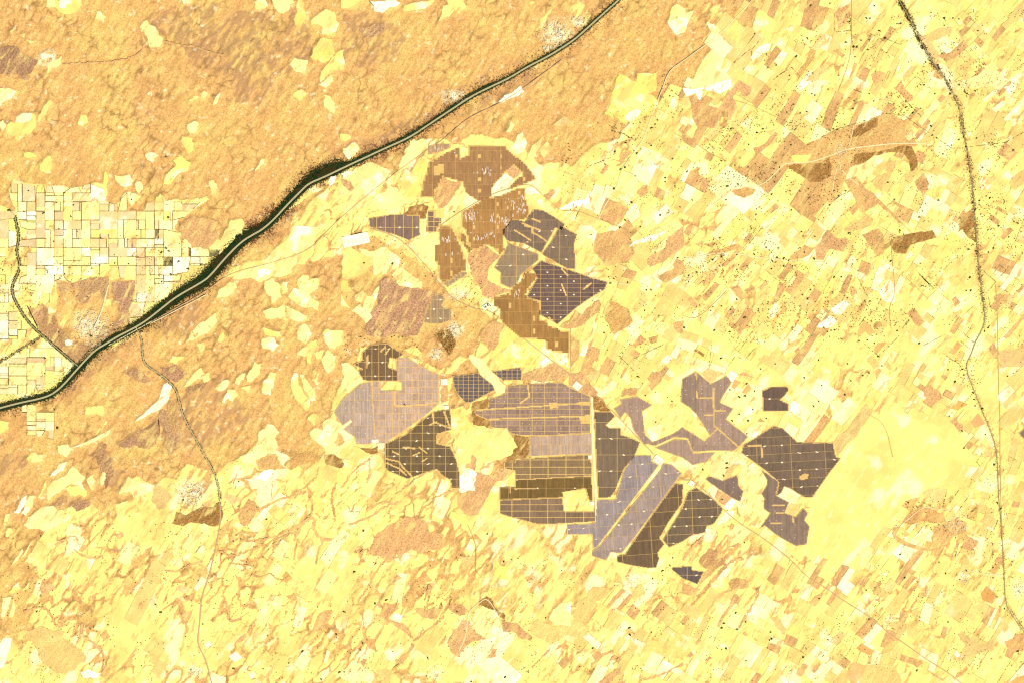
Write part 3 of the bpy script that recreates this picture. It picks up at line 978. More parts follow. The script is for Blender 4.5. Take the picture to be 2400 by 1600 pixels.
FARMLAND = [pts(s) for s in """
A:50,1310 90,1210 250,1260 360,1270 470,1280 630,1250 690,1255 735,1310 740,1380 800,1390 850,1310 920,1310 945,1330 975,1310 975,1390 1040,1370 1080,1300 1120,1360 1350,1360 1400,1330 1410,1350 1230,1500 D:1170,0 1230,60 1230,140 1240,90 1300,110 1300,150 1420,165 1420,100 1500,90 1560,40 1650,0 1640,20 1540,150 1440,250 1250,330 1200,440 1000,600 930,660 880,650 870,560 900,470 920,440 920,340 860,360 740,350 640,350 560,370 500,390 380,350 380,600 340,600 330,540 290,520 210,500 200,440 120,400 140,340 160,280 130,140 140,0 A:110,1450
A:-600,1400 0,1430 90,1480 D:105,0 110,140 130,270 75,420 90,480 140,590 250,735 0,810 -600,850
D:80,890 300,760 520,940 400,1060 300,1110 100,1170 0,1190 -600,1230 -600,940 0,930
D:145,1210 405,1190 410,1480 330,1490 330,1410 210,1450 120,1420 145,1350
""".strip().split('\n')]
PARCELS = [pts(s) for s in """
W:1600,170 1690,40 1720,-200 2700,-200 2700,1750 300,1750 440,1560 560,1300 700,1100 760,1060 900,1110 1060,1140 1140,1200 1200,1250 1000,1300 1050,1400 1300,1460 1420,1340 1560,1360 1700,1280 1880,1260 1900,1160 1980,1000 1920,1000 1800,1000 1700,960 1600,840 1560,850 1500,900 1420,900 1330,850 1330,740 1400,660 1330,560 1290,470 1240,420 1300,400 1420,340 1500,260
G:250,560 600,480 880,330 1060,400 1500,500 1640,440 1700,300 2200,100 2323,100 2323,1000 2323,1700 -600,1700 0,1560 200,1300 170,1150 250,900
""".strip().split('\n')]
SMOOTH = pts('W:1940,1010 2040,930 2200,960 2240,1060 2200,1120 2080,1150 2000,1260 1900,1330 1830,1250 1870,1200 1870,1130')

MAIN_CANAL = pts('B:2300,-380 1890,0 1800,80 1700,170 1600,260 1530,310 1400,390 1260,460 1150,530 1000,600 880,660 760,740 640,820 580,860 460,940 300,1010 150,1080 0,1150 A:2200,1210 2100,1250 2040,1310 1960,1390 1860,1500 1780,1568 D:1720,60 1640,110 1540,210 1430,340 1380,380 1200,480 1100,560 1000,640 920,690 800,750 720,800 650,840 590,900 500,1000 430,1080 360,1140 280,1170 130,1200 0,1235 -600,1400')
EAST_CANAL = pts('C:1280,-330 1470,0 1530,100 1600,230 1640,320 1720,450 1780,530 1830,620 1880,720 1890,780 1910,900 1930,1000 1950,1100 1970,1250 1985,1400 1995,1568 F:2005,150 2015,280 2030,400 2050,550 2060,640 2030,720 1990,790 1960,880 1930,930 1940,1010 1990,1130 2040,1260 2100,1400 2130,1500 2140,1568 I:2145,150 2150,300 2165,450 2175,600 2185,750 2190,900 2200,1040 2260,1130 2323,1220 2700,1700')
WEST_BRANCH = pts('A:60,1435 100,1460 120,1568 D:130,80 110,180 140,260 120,330 80,410 85,470 130,560 190,650 260,720 320,770 400,840 530,950')
SOUTH_BRANCH = pts('D:925,690 965,760 970,900 1000,950 1100,1010 1190,1090 1215,1170 1250,1300 1330,1440 1400,1568 G:1440,100 1480,190 1495,300 1500,410')
DRAIN = pts('D:280,750 150,830 0,920 -600,1200')
BELT = np.array([(-300, 9, 7), (0, 9, 8), (100, 9, 6), (130, 8, 6), (200, 10, 10), (250, 11, 8), (310, 11, 11), (400, 13, 13), (470, 17, 15),
    (530, 22, 13), (560, 20, 11), (600, 14, 8), (640, 12, 8), (700, 14, 7), (735, 22, 7), (760, 26, 7), (785, 22, 7), (815, 9, 6), (900, 5, 4),
    (960, 6.5, 4), (1000, 5, 3), (1060, 6, 5), (1150, 7, 3.5), (1200, 3.6, 3), (1260, 4.5, 2.5), (1290, 5, 3), (1340, 3.4, 2.5), (1380, 4.5, 3), (1450, 3.5, 2.5), (1700, 3.5, 2.5)], float)

ROADS = [l.split(' ', 2) for l in """
1.6 t D:1030,650 1400,450 1560,320 1820,260 2100,170 2200,60 2323,-60 B:150,1350 350,1190 600,1010 710,940 860,800 1120,690 1500,410
2.2 t E:200,20 350,60 450,130 560,250 640,350 700,430 740,480 850,540 930,570 1000,570 1080,630 1200,730 1300,810 1430,910 1560,1010 1680,1100 1760,1170 1900,1310 1990,1410 2110,1530 H:2200,90 2323,190 I:60,180 180,280 280,390 400,490 520,560 640,650 750,740 850,850 960,910 1100,1010 1300,1130 1390,1220 1500,1290 1650,1400 1800,1490 1900,1568 2300,1900
1.5 b B:600,1590 780,1460 900,1390 1010,1330 1120,1290 1220,1260 1300,1260 1350,1310 1450,1400 1500,1440 1600,1430 1720,1480 1850,1530 1950,1568
1.6 s B:1750,1490 1810,1370 1870,1290 1900,1170 1960,1080 2050,960 2080,880 2130,740 2180,620 2230,480 2323,420 C:150,310 250,240 380,100 450,30 560,-120
2.0 s C:200,1400 310,1320 370,1260 460,1280 560,1250 650,1160 690,1110 860,1110 1010,1060 1100,1020 1200,1005 1400,980 1550,975 1700,985
1.6 s C:1130,1000 1150,930 1165,850
1.6 s C:1060,1100 1090,1180 1200,1260
1.3 b C:1200,1260 1350,1370 1490,1520 1560,1590
1.6 s C:1050,1150 1030,1220 1020,1310
1.5 s F:0,225 150,200 250,180 400,190 500,215 720,235 1000,250
1.2 b F:1420,100 1430,280 1450,460 1400,560 1420,700
1.2 b F:2130,400 2140,540 2145,760 2150,1100 2160,1300 2160,1568 I:2165,300 2180,780
3.0 t G:1500,400 1500,490 1460,680 1420,850 1370,980 1360,1160 1340,1300 1400,1400 1440,1568 1480,1700
5.0 s E:1705,1160 1710,1400 1715,1568 H:1725,150 1735,400 1735,480
3.0 y E:750,0 830,170 860,250 865,320 900,410 960,480 1010,500
1.6 b H:860,490 910,600 920,700 910,800 940,830
1.6 s H:800,1350 850,1250 860,1080 930,1030 990,980 1060,1090
1.6 s I:1480,500 1640,360 1700,380 1900,400 1940,440 1940,530 2110,610
1.6 s I:1880,620 1850,760 2000,820 2170,830
1.3 b E:1560,990 1560,700
1.4 s E:1560,1000 1550,860
1.4 s E:1590,290 1810,380 1950,400
1.6 s D:1030,660 1150,600 1400,470
1.6 s D:740,810 1030,650
1.2 b F:1250,1270 1380,1340 1430,1568
1.2 b F:0,610 100,640 300,440
1.2 b C:1150,0 1150,200 1145,390 1060,620
1.5 s F:1200,40 1240,140 1300,250 1310,370
2.5 s D:640,700 700,560 740,400
1.2 b C:340,680 480,720 700,830 760,860
1.2 b C:0,890 120,1010 300,1100
""".strip().split('\n')]

HEDGES = """
C:1035,90 1035,220 1145,210 1140,120
C:1145,210 1160,320 1265,340 1380,265 1480,305 1590,245
C:1630,220 1680,140 1740,90
C:470,330 430,360 350,430
C:465,420 470,340 535,260
C:740,1060 900,960 1050,880 1190,840 1310,800 1380,770 1510,790 1580,840 1700,920 1830,1010 1920,1010
C:1960,1000 2200,970 2323,900
C:1990,1100 2120,1190
C:1000,1400 1060,1340 1200,1270
C:240,1350 380,1260
C:820,540 740,460 640,520
C:1990,890 2030,820
C:1880,680 1920,740
C:1510,680 1630,800
C:1130,600 1240,640
C:600,560 700,480
C:1930,640 1900,560
C:1410,760 1560,650
F:310,950 480,710
F:350,370 430,370 450,340
F:1200,300 1190,350 1270,500
F:1130,690 1200,680 1240,620
F:1330,880 1420,800 1500,720
F:1240,800 1340,890
F:1980,790 1900,720 1870,700
F:1880,770 1950,830
F:1860,1260 1970,1140
F:1640,810 1780,740
F:2080,480 2100,580
F:2060,470 2130,380 2050,310
F:2150,410 2210,450
F:410,170 550,0
F:760,240 740,300
F:1660,330 1780,450
F:380,890 420,910 490,830
F:2150,260 2200,300 2170,340
F:200,780 180,950
I:2000,60 2040,10 2030,0
I:2000,60 2030,100
I:1770,370 1800,250
I:1810,350 1890,240
I:1880,390 1950,290
I:1940,430 2010,360
I:2110,720 2110,600
I:2010,820 2070,740
I:1460,750 1510,620
I:2140,1568 2230,1420 2320,1330
I:2120,520 2145,460
I:1640,340 1720,380 1890,410 1940,440
I:2230,1060 2323,1200
E:1930,820 1890,880 1990,980
E:1990,900 2200,800
B:1900,900 2000,960 2040,900
B:2230,600 2300,660
B:1690,1130 1820,1080
D:1300,150 1420,170
A:1120,1260 1210,1180
A:1150,1170 1180,1130
D:1330,760 1310,720
D:1380,720 1350,680
D:1430,690 1390,650
E:390,390 420,365
E:405,395 445,365
""".strip().split('\n')

GROVES = """
C 870,40 1003,25 1305,40 1250,125 1275,125 490,232 848,262 1378,260,b 1340,210,b 1215,275 1110,290 1165,320,b 1185,320 1260,340 1135,150 1485,160 1780,125,b 1880,130 1840,125 1780,175 2010,210 570,370 637,445 727,515 885,500 775,385,b 540,635 990,610 1620,580 1645,580 1655,425 1820,550,b 1765,365 1270,640 1715,640 1170,690 1300,690 755,710 800,770 845,760 945,800 1025,878 1055,880 770,880 545,880 330,875,b 450,985 735,988 505,905 265,1095 290,1185 445,1140 660,1140 635,1110 30,1170 375,1255 305,1270,b 295,1360 65,1365 625,1240 798,1303 855,1285 605,1325 740,1430 1060,1335 1110,1300 1000,1395 1030,1300 1395,1243 1440,1360 1690,860,b 1565,770 1620,740 1520,730,b 1820,640,b 1885,580 1940,640 2000,940 2085,975 1880,950 1930,1000 2040,1145 1770,1050 2250,1025 2020,1365 2090,1350 1990,1430 1610,1480 1740,1365 1970,1385 2280,1520 2150,1540 1830,990 1700,920 1730,940 880,640 900,650 1160,740
F 255,80 370,195 205,230 265,210,b 490,195 570,145 650,150 690,220,b 610,240 640,215 810,40 800,150 820,70 900,70 830,180 895,225,b 1155,260 1415,240 1130,50 1480,30 1945,160 2000,170,b 2115,150 2220,75 605,290 690,275 370,298 95,315 40,340 1030,350 1080,345 870,435 850,495,b 1020,450 1120,490 1275,510 1240,510 815,470 190,575 205,550 265,545 325,570 370,500 420,620,b 215,710 320,720 10,690,b 260,895,b 630,935 530,970 960,690 1010,710 985,720 1035,705 1305,795 1255,775 1200,780 1330,885 1355,950 1460,710 1610,798 1900,970 1805,975 1855,915 1915,1010 1855,1055,b 1975,1130 1985,1175 1990,1220 2040,1240,b 1815,1290 1900,1390 1915,1505 2060,1415 1270,995 1225,1015 1145,1050 1105,1145 1120,935 925,1190 890,1222 945,1080 830,1028 925,910 570,1305 435,1070 490,1120 320,1110 385,1160,b 425,1150,b 335,1320 385,1275 445,1320,b 480,1245 435,1410 2210,1018 1955,350,b 1930,440 1960,440 2050,500 2055,715 2080,690 2080,180 720,235
B 2235,655 2150,820 2135,845 2110,870,b 1955,935 1935,975 2010,1045 2110,990 1860,1035 1795,1120 1930,1140,b 1900,1155 1855,1285,b 2000,1200 2255,1080 2205,1240 2270,1270 1975,1380,b 2170,1465,b 2305,1410 1930,1500 1895,1550 2035,1545 770,1443 2205,1210
A 1130,1070 500,1395 385,1380 295,1450,b 485,1475 195,1300 895,1360 1145,1480,b 165,1440
D 150,85 320,270 440,325 780,255 875,258 680,265 685,80 365,105 1165,240,b 1215,240,b 370,1245 390,1370,b 305,895,b 305,1000 620,745,b 20,300 400,20 1100,380 400,720 1130,150,b 1150,170,b 1100,180,b 1165,330,b 1280,290,b 1370,260,b 1410,300,b
E 350,255,b 155,250 1010,540,b 1040,600 2020,1020,b 1855,358 1950,385 2075,435 2110,435 1700,60 2290,215 2135,180 1690,425 2250,1190 2070,1150 2140,1330 1790,725 1830,390 430,1210 2065,575
G 1095,1085,b 735,1170 1060,1030 1380,1165 1815,450 2060,1350,b 1965,1430 1590,1465,b 2310,1490,b 2185,1540 1250,320 1300,1475 250,1080 2290,1235 1625,195
H 150,530,b 995,550 1105,740,b 235,750 90,810,b 230,1025,b 305,1000,b 20,1080,b 680,1030 590,1395,b 1710,1330 1960,1190,b 1965,1240,b 1115,1525,b 20,1490 885,1553 2185,800,b 2235,765 2120,855 2255,715 145,1295 1390,1125 2110,1220 790,1080
I 300,70,b 280,155,b 300,100,b 140,115 270,318 420,610 265,1190,b 280,1160 360,1090 430,1150 370,1200 605,1265,b 590,1275 295,1330,b 820,1390,b 430,1415 1270,1130 1595,1477 1805,1150 1510,850 1790,820 1480,690 1250,935 1745,745 2120,80,b 2165,380 2140,340 2280,1350,b 1930,800 2190,1060 2140,980 600,1220 930,990 1535,340
""".strip().split('\n')

# villages: centre, half sizes in zoom units, number of houses, label
VILLAGES = [
    ('D', 620, 690, 120, 110, 900, 'large white village of tiny houses between the main canal and its western branch'),
    ('G', 1300, 270, 130, 95, 600, 'white and brown speckled village west of the southern canal branch'),
    ('B', 1460, 220, 105, 100, 500, 'speckled white village on the north bank of the main canal near the top'),
    ('B', 1400, 325, 45, 20, 60, 'thin row of white houses on the canal bank at the village edge'),
    ('B', 1610, 140, 60, 35, 80, 'scattered pale houses north of the canal by the top edge'),
    ('B', 760, 660, 100, 55, 160, 'pale speckled hamlet stretched along the north bank halfway down the canal'),
    ('E', 770, 705, 60, 50, 220, 'pinkish white hamlet beside a dark brown thicket amid the solar farms'),
    ('E', 655, 870, 50, 45, 120, 'small white hamlet south of the pinkish hamlet and the dark thicket'),
    ('E', 800, 470, 80, 45, 150, 'pale houses at the road fork between the small grey solar farms'),
    ('I', 1850, 500, 75, 50, 330, 'brown speckled village ringed by a sand road in the lower right'),
    ('I', 1915, 850, 40, 45, 110, 'small speckled hamlet south of the ringed brown village'),
    ('I', 2290, 930, 45, 75, 220, 'speckled settlement at the right edge beside the eastern canal'),
    ('H', 850, 1160, 70, 55, 130, 'small white hamlet on orange scrub in the lower middle'),
    ('H', 1990, 870, 70, 60, 110, 'scattered white houses south of the dark brown solar rows'),
    ('C', 1060, 1035, 50, 60, 170, 'white crossroads village inside the oval brown scrub'),
    ('C', 680, 1430, 50, 40, 90, 'small pale hamlet west below the oval brown scrub'),
    ('G', 1340, 1490, 65, 50, 120, 'brown speckled hamlet by the sand road at the bottom left'),
    ('C', 1545, 915, 35, 35, 60, 'white hamlet at the eastern tip of the oval brown scrub'),
    ('A', 330, 400, 70, 60, 70, 'white sandy hamlet beside the dark square in the upper left scrub'),
    ('H', 640, 1500, 70, 60, 70, 'pale farm cluster at the bottom edge left of the middle'),
]
# substations: name, zoom centre, size in px, angle, label
YARDS = [
    ('E', 100, 95, 62, 26, -12, 'large gridded pale substation yard west of the small grey solar farm'),
    ('E', 712, 1230, 13, 9, 0, 'white substation yard between the lilac farm and the brown dune farm'),
    ('E', 700, 1058, 16, 14, 0, 'yellow fenced substation yard beside the lilac farm'),
    ('E', 1605, 1085, 18, 16, 40, 'pale diamond substation yard by the main road'),
    ('H', 1693, 30, 9, 9, 0, 'white yard at the top right corner of the olive brick farm'),
    ('H', 1705, 345, 12, 10, 0, 'white yard east of the square clearing beside the sand road'),
    ('H', 2160, 50, 24, 16, 38, 'pale substation at the head of the blue farms on the main road'),
    ('I', 60, 210, 14, 12, 38, 'small brown roofed yard by the main road amid white plots'),
    ('E', 990, 545, 22, 12, -35, 'yard with two dark green tanks below the golden farm'),
    ('E', 230, 1460, 16, 8, 0, 'white yard at the southern tip of the lilac farm'),
]

# solar farms: outline, kind of panel colour, angle, block w/h, track, glints, stations, bays, label
FARMS = [
 dict(p='B:800,1010 710,1050 660,1080 600,1110 590,1160 575,1200 560,1250 540,1340 620,1340 640,1290 690,1200 800,1230 830,1240 850,1310 920,1360 960,1370 1020,1340 1015,1290 1060,1230 1170,1120 1230,1170 1240,1200 1190,1230 1140,1290 1250,1250 1320,1220 1290,1170 1240,1110 1170,1060 1110,1000 870,995 870,1065 810,1085',
      h=['B:630,1200 625,1170 670,1110 710,1130 700,1180'], c=(0.260, 0.136, 0.050), bw=53, bh=27, g=.6, step=4, glint=16, bay=1,
      l='stepped golden brown solar farm at the top, under the scrub south of the canal'),
 dict(p='B:595,1050 600,1000 640,985 740,985 740,1005 680,1030', c=(0.336, 0.204, 0.097), bw=24, bh=24, g=.8, step=4, glint=6, l='tiny stepped grey solar plot northwest of the golden farm'),
 dict(p='B:820,1450 910,1400 1000,1350 1080,1340 1200,1290 1250,1290 1240,1340 1270,1420 1280,1470 1250,1490 1160,1490 1130,1540 E:1110,30 1095,110 1110,160 1080,190 1030,140 990,125 900,160 880,140 850,30 820,0 B:830,1530',
      c=(0.289, 0.146, 0.043), bw=53, bh=27, g=.6, step=4, glint=120, bay=1, l='golden brown solar farm sparkling with white glints south of the yellow track'),
 dict(p='E:675,0 740,0 770,50 815,150 835,220 845,300 780,330 700,385 675,370 670,280 645,240 640,135 675,130', c=(0.271, 0.136, 0.042), bw=46, bh=30, g=.6, step=4, glint=14, bay=1,
      l='narrow golden brown solar farm west of the curved yellow track'),
 dict(p='E:812,55 840,62 850,130 890,155 870,180 830,120', c=(0.271, 0.136, 0.043), bw=24, bh=30, g=.8, step=4, l='sliver of golden solar rows on the yellow track'),
 dict(p='E:1150,460 1175,410 1230,380 1260,310 1335,340 1270,420 1245,470 1260,490 1345,520 1345,600 1350,640 1400,660 1400,680 1470,700 1490,720 1550,720 1550,860 1480,850 1400,830 1395,770 1230,760 1190,730 1160,700 1110,670 1090,630 1085,570 1045,540 1045,490',
      c=(0.265, 0.136, 0.036), bw=54, bh=30, g=.6, step=4, glint=8, bay=1, l='smooth golden brown solar farm along the northeast side of the main road'),
 dict(p='B:1095,1568 1160,1500 1200,1500 1250,1515 1310,1430 1370,1435 1480,1500 1520,1530 1500,1568 E:1455,10 1360,180 1250,120 1130,100 1095,40', t=['E:1180,30 1230,60 1290,100', 'E:1310,50 1350,70 1395,105', 'B:1230,1520 1290,1545 1350,1568', 'B:1300,1490 1350,1510', 'E:1250,0 1300,10 1300,50'],
      c=(0.154, 0.102, 0.063), bw=60, bh=26, g=.6, st=1, l='dark mauve solar farm cut by curving sand lines, north of the star of tracks'),
 dict(p='E:1490,0 1600,60 1580,130 1590,220 1590,290 1540,290 1380,200 1370,190 1430,110', c=(0.154, 0.102, 0.060), bw=60, bh=28, g=.6, st=1, l='dark mauve solar wedge with its flat eastern edge on yellow dunes'),
 dict(p='E:1140,120 1250,160 1340,195 1340,230 1220,330 1190,400 1150,420 1085,390 1090,320 1045,285 1075,230 1110,185', c=(0.235, 0.162, 0.088), bw=60, bh=26, g=.9, st=1, l='light grey brown solar farm inside the fork of sand tracks'),
 dict(p='E:1360,240 1560,305 1700,355 1810,385 1790,430 1690,490 1590,560 1470,665 1350,600 1360,510 1265,485 1340,350 1300,290', t=['E:1500,290 1540,340', 'E:1650,430 1700,390', 'E:1500,400 1530,470', 'E:1410,620 1440,650'],
      c=(0.111, 0.069, 0.053), bw=31, bh=10.5, g=.75, st=2, l='dark purple solar farm gridded by fine white tracks'),
 dict(p='B:190,1490 345,1465 530,1470 530,1568 E:535,60 460,95 360,55 300,40 200,10', c=(0.164, 0.103, 0.072), bw=21, bh=40, g=1.2, st=1, l='small mauve solar farm of tall columns west of the golden farms'),
 dict(p='B:598,1440 640,1440 638,1485 672,1490 680,1510 640,1580 580,1580', c=(0.168, 0.103, 0.063), bw=14, bh=12, g=1.4, step=4, l='broken grey solar cells between the mauve columns and the golden farm'),
 dict(p='E:600,540 620,490 650,465 690,475 705,500 680,540 700,560 745,570 745,640 660,665 560,655 575,600', c=(0.250, 0.167, 0.085), bw=15, bh=22, g=1.0, st=1, l='small grey brown solar farm with cut corner below the road fork'),
 dict(p='E:700,395 840,305 848,330 722,412', c=(0.270, 0.185, 0.096), bw=14, bh=24, g=1, step=3, l='thin slanting strip of grey panels below the narrow golden farm'),
 dict(p='E:145,860 200,810 310,800 350,830 420,870 370,900 330,890 315,960 375,980 375,1050 190,1050 150,1040 120,990 150,970 90,940 150,910', t=['E:180,880 175,960', 'E:270,850 300,820', 'E:300,870 330,830'], c=(0.123, 0.073, 0.033), bw=16, bh=32, g=.9, st=1, l='dark brown solar farm on top of the lilac farm'),
 dict(p='E:375,900 450,895 520,940 600,985 660,1010 665,1200 560,1290 300,1470 240,1470 230,1420 220,1250 210,1055 260,1055 265,1120 415,1120 415,1060 380,1050', t=['E:365,1120 365,1220 560,1215 660,1200'], c=(0.349, 0.236, 0.159), bw=15.5, bh=15.5, g=1.25, st=3, l='pale lilac solar farm with a fine square grid'),
 dict(p='E:-45,1265 0,1190 120,1080 203,1057 213,1250 228,1450 190,1480 105,1475 95,1430 20,1380 80,1330 65,1310 10,1350 -20,1310', c=(0.321, 0.231, 0.165), bw=30, bh=30, g=.9, st=3, l='pale blue lilac solar farm at the western point of the park'),
 dict(p='E:300,1480 440,1420 540,1330 620,1265 740,1240 745,1380 650,1410 645,1480 740,1500 770,1568 H:780,50 800,130 805,240 755,240 745,185 690,150 650,110 610,120 450,175 320,120 300,100',
      t=['E:620,1270 630,1330 740,1370', 'E:700,1260 740,1370', 'E:420,1500 500,1510', 'E:350,1530 390,1550', 'E:530,1500 580,1540', 'H:300,40 390,60 420,100 480,160', 'H:310,70 400,110 440,150', 'H:490,20 530,0', 'H:550,60 580,40', 'E:600,1350 650,1330'],
      c=(0.119, 0.077, 0.034), bw=27, bh=18, g=.9, st=1, l='dark olive brown solar farm laced with winding dune ridges'),
 dict(p='E:760,1020 930,1000 1030,1080 1040,1110 880,1195 850,1195 800,1150 770,1090', c=(0.098, 0.075, 0.069), bw=12, bh=8.5, g=.9, st=0, l='slate blue solar farm chequered with pale gaps, the larger of two'),
 dict(p='E:1030,990 1220,960 1225,1040 1100,1045', c=(0.094, 0.071, 0.069), bw=12, bh=9, g=.9, st=0, l='small slate blue chequered solar block northeast of its larger twin'),
 dict(p='E:1130,1085 1280,1075 1500,1065 1560,1100 1690,1160 1690,1400 1410,1420 1300,1420 1200,1415 1150,1400 1130,1370 1020,1365 1020,1320 920,1280 910,1250 1000,1240 1010,1170 1060,1160 1120,1140',
      t=['E:1270,1080 1280,1160 1220,1200', 'E:920,1250 1690,1200', 'E:1010,1310 1690,1290'], h=['E:1410,1200 1470,1195 1475,1235 1420,1240', 'E:1610,1190 1690,1190 1690,1220 1620,1215', 'E:1620,1290 1690,1280 1690,1340 1630,1340'],
      c=(0.228, 0.144, 0.098), bw=29, bh=13, g=1.1, st=3, l='broad mauve solar farm with rusty flecks in the centre of the park'),
 dict(p='E:1285,1432 1700,1412 1704,1542 1285,1560', c=(0.339, 0.231, 0.154), bw=24, bh=26, g=.9, st=0, l='pale lilac rectangular solar block under the broad mauve farm'),
 dict(p='H:1190,45 1695,15 1705,155 1190,180 1185,120 1110,105 1110,70 1185,70', c=(0.194, 0.122, 0.055), bw=42, bh=17, g=1.5, st=0, l='olive grey solar farm of brick shaped blocks, upper of the pair'),
 dict(p='H:1190,187 1700,162 1708,320 1690,320 1665,240 1500,265 1510,300 1200,313 1080,318 1080,235 1185,235', t=['H:1180,245 1320,243', 'H:1150,235 1150,270'], c=(0.118, 0.069, 0.018), bw=44, bh=24, g=.5, st=1, l='very dark olive solar band with small white huts'),
 dict(p='H:1085,326 1500,308 1515,402 1725,402 1725,465 1350,485 1250,460 1140,430 1085,412', c=(0.168, 0.105, 0.056), bw=42, bh=15, g=1.5, st=0, l='grey brown solar farm of brick shaped blocks, lower of the pair'),
 dict(p='E:1725,1262 1830,1262 1860,1290 1800,1350 1820,1372 1900,1372 1900,1420 1970,1440 2030,1470 1990,1568 H:1920,110 1860,260 1830,300 1752,305 1735,20', c=(0.135, 0.091, 0.051), bw=56, bh=38, g=.8, st=1, l='dark grey brown solar strip east of the wide sand road'),
 dict(p='H:1990,20 2105,20 2112,60 2155,85 1975,325 1745,630 1715,650 1708,552 1540,552 1540,490 1728,485 1742,322 1870,322 1890,250 1920,140', ang=-4, c=(0.223, 0.171, 0.151), bw=60, bh=28, g=.7, st=1, l='blue grey slanting solar farm, western of two parallel strips'),
 dict(p='H:2190,75 2250,85 2310,140 2180,318 1995,570 1905,680 1830,672 1800,728 1712,700 1712,668 1765,632 1995,345 2180,112', ang=-4, c=(0.246, 0.180, 0.143), bw=60, bh=28, g=.7, st=1, l='blue grey slanting solar strip, eastern of two parallel strips'),
 dict(p='H:2275,210 2323,218 2318,338 2225,470 2162,580 2195,620 2150,680 2160,720 2140,780 2080,780 1960,760 1880,740 1880,702 1935,690 2015,572 2185,332', ang=-4, c=(0.115, 0.071, 0.034), bw=70, bh=32, g=.9, st=0, l='dark brown slanting solar strip beside the blue strips'),
 dict(p='H:2320,382 2190,592 2232,640 2323,600 I:60,560 150,540 160,500 210,480 260,410 270,380 200,310 90,240 40,265', ang=-2, c=(0.123, 0.083, 0.046), bw=60, bh=20, g=.9, st=1, l='dark brown solar wedge against the southwest side of the main road'),
 dict(p='H:2245,785 2323,778 I:60,775 60,800 140,812 100,890 0,852', c=(0.090, 0.063, 0.051), bw=40, bh=20, g=.8, st=1, l='small dark slate solar plot alone at the southern end'),
 dict(p='E:1860,1240 1910,1210 1900,1180 2010,1160 2110,1215 2045,1255 2065,1420 2120,1470 2060,1480 1990,1380 1970,1300 1930,1260 1900,1300', c=(0.257, 0.167, 0.113), bw=60, bh=60, g=.3, st=3, l='mauve solar patch northeast of the road around a white plot'),
 dict(p='F:0,1040 90,990 190,1075 300,1020 330,1060 260,1170 250,1200 340,1240 290,1310 390,1390 440,1430 380,1500 340,1525 225,1520 70,1530 40,1440 0,1432 -60,1430 -190,1490 -230,1480 -60,1410 0,1370 150,1465 190,1420 100,1280 50,1230 -10,1190',
      t=['F:90,990 95,1040', 'F:95,1120 100,1170 210,1168', 'F:210,1100 215,1360 240,1370', 'F:215,1255 290,1255', 'F:240,1375 380,1500', 'F:240,1375 180,1430', 'F:150,1285 215,1285'],
      c=(0.246, 0.160, 0.108), bw=80, bh=80, g=.25, st=3, l='large ragged mauve solar farm in the east of the park'),
 dict(p='F:-180,1505 -50,1450 30,1455 70,1545 215,1540 150,1610 I:150,60 70,80 0,30 -60,10', c=(0.257, 0.171, 0.116), bw=80, bh=80, g=.25, st=3, l='pale mauve solar patch at the foot of the ragged mauve farm'),
 dict(p='F:415,1490 480,1450 620,1360 680,1375 780,1470 1020,1475 1040,1568 I:1070,40 1000,130 880,300 830,300 730,240 690,225 670,270 640,290 660,200 550,105 405,0', t=['F:440,1490 535,1490 540,1568'], h=['I:795,160 830,140 858,145 850,180 800,185'], ang=-3, c=(0.127, 0.083, 0.050), bw=80, bh=20, g=.7, st=1, l='dark brown solar farm at the eastern point with long thin tracks'),
 dict(p='F:545,1120 600,1095 710,1090 720,1110 690,1150 655,1180 720,1210 720,1250 550,1255', c=(0.107, 0.068, 0.044), bw=70, bh=28, g=.7, st=1, l='small notched dark solar square north of the eastern point'),
 dict(p='I:540,120 580,150 650,200 630,290 720,340 690,410 770,440 820,380 850,410 825,460 860,500 840,620 770,630 660,570 620,540 560,490 530,510 600,410 555,380 560,310 540,280 580,210 575,180', t=['I:610,360 690,358', 'I:600,480 670,480', 'I:750,440 755,475', 'I:635,410 690,408'], c=(0.177, 0.118, 0.079), bw=90, bh=90, g=.2, st=3, l='jagged mauve solar farm hanging south of the eastern point'),
 dict(p='I:160,180 180,160 270,192 370,155 380,230 410,260 390,330 330,300 240,240', c=(0.173, 0.115, 0.082), bw=60, bh=60, g=.25, st=3, l='small dark mauve solar patch between white plots near the road'),
 dict(p='F:2290,1405 2330,1375 2345,1400 2340,1440 2320,1440', c=(0.177, 0.115, 0.082), bw=40, bh=40, g=.3, l='tiny mauve solar corner at the right edge'),
]
# ------------------------------------------------------------------ outlines of everything laid on the ground
def rgb(c, a=1.0, jit=0.05, r=rng):
    k = 1+r.normal(0, jit)
    return (c[0]*k, c[1]*k*(1+r.normal(0, jit*0.4)), c[2]*k*(1+r.normal(0, jit*1.2)), a)

TINT = dict(Y=(YEL, .10), P=(PAL, .06), W=(WHI, .04), o=(ORA, .40), b=(BRO, .60), d=(DRK, .95), O=(RED, .22), m=((.335, .185, .085), .85))
farm_polys = [pts(f['p']) for f in FARMS]

def grow(poly, d):
    p = np.asarray(poly, float)
    a = np.sum(p[:, 0]*np.roll(p[:, 1], -1)-p[:, 1]*np.roll(p[:, 0], -1))
    e = np.roll(p, -1, 0)-p; e /= np.hypot(e[:, 0], e[:, 1])[:, None]+1e-9
    nrm = np.stack([e[:, 1], -e[:, 0]], 1)*(1 if a > 0 else -1)
    m = nrm+np.roll(nrm, 1, 0)
    l = np.hypot(m[:, 0], m[:, 1])[:, None]
    m = m/np.maximum(l, 1e-6)/np.maximum(l/2, 0.5)
    return p+m*d

def any_in(polys, x, y):
    X = np.array([x]); Y = np.array([y])
    return any(inside(p, X, Y)[0] for p in polys)

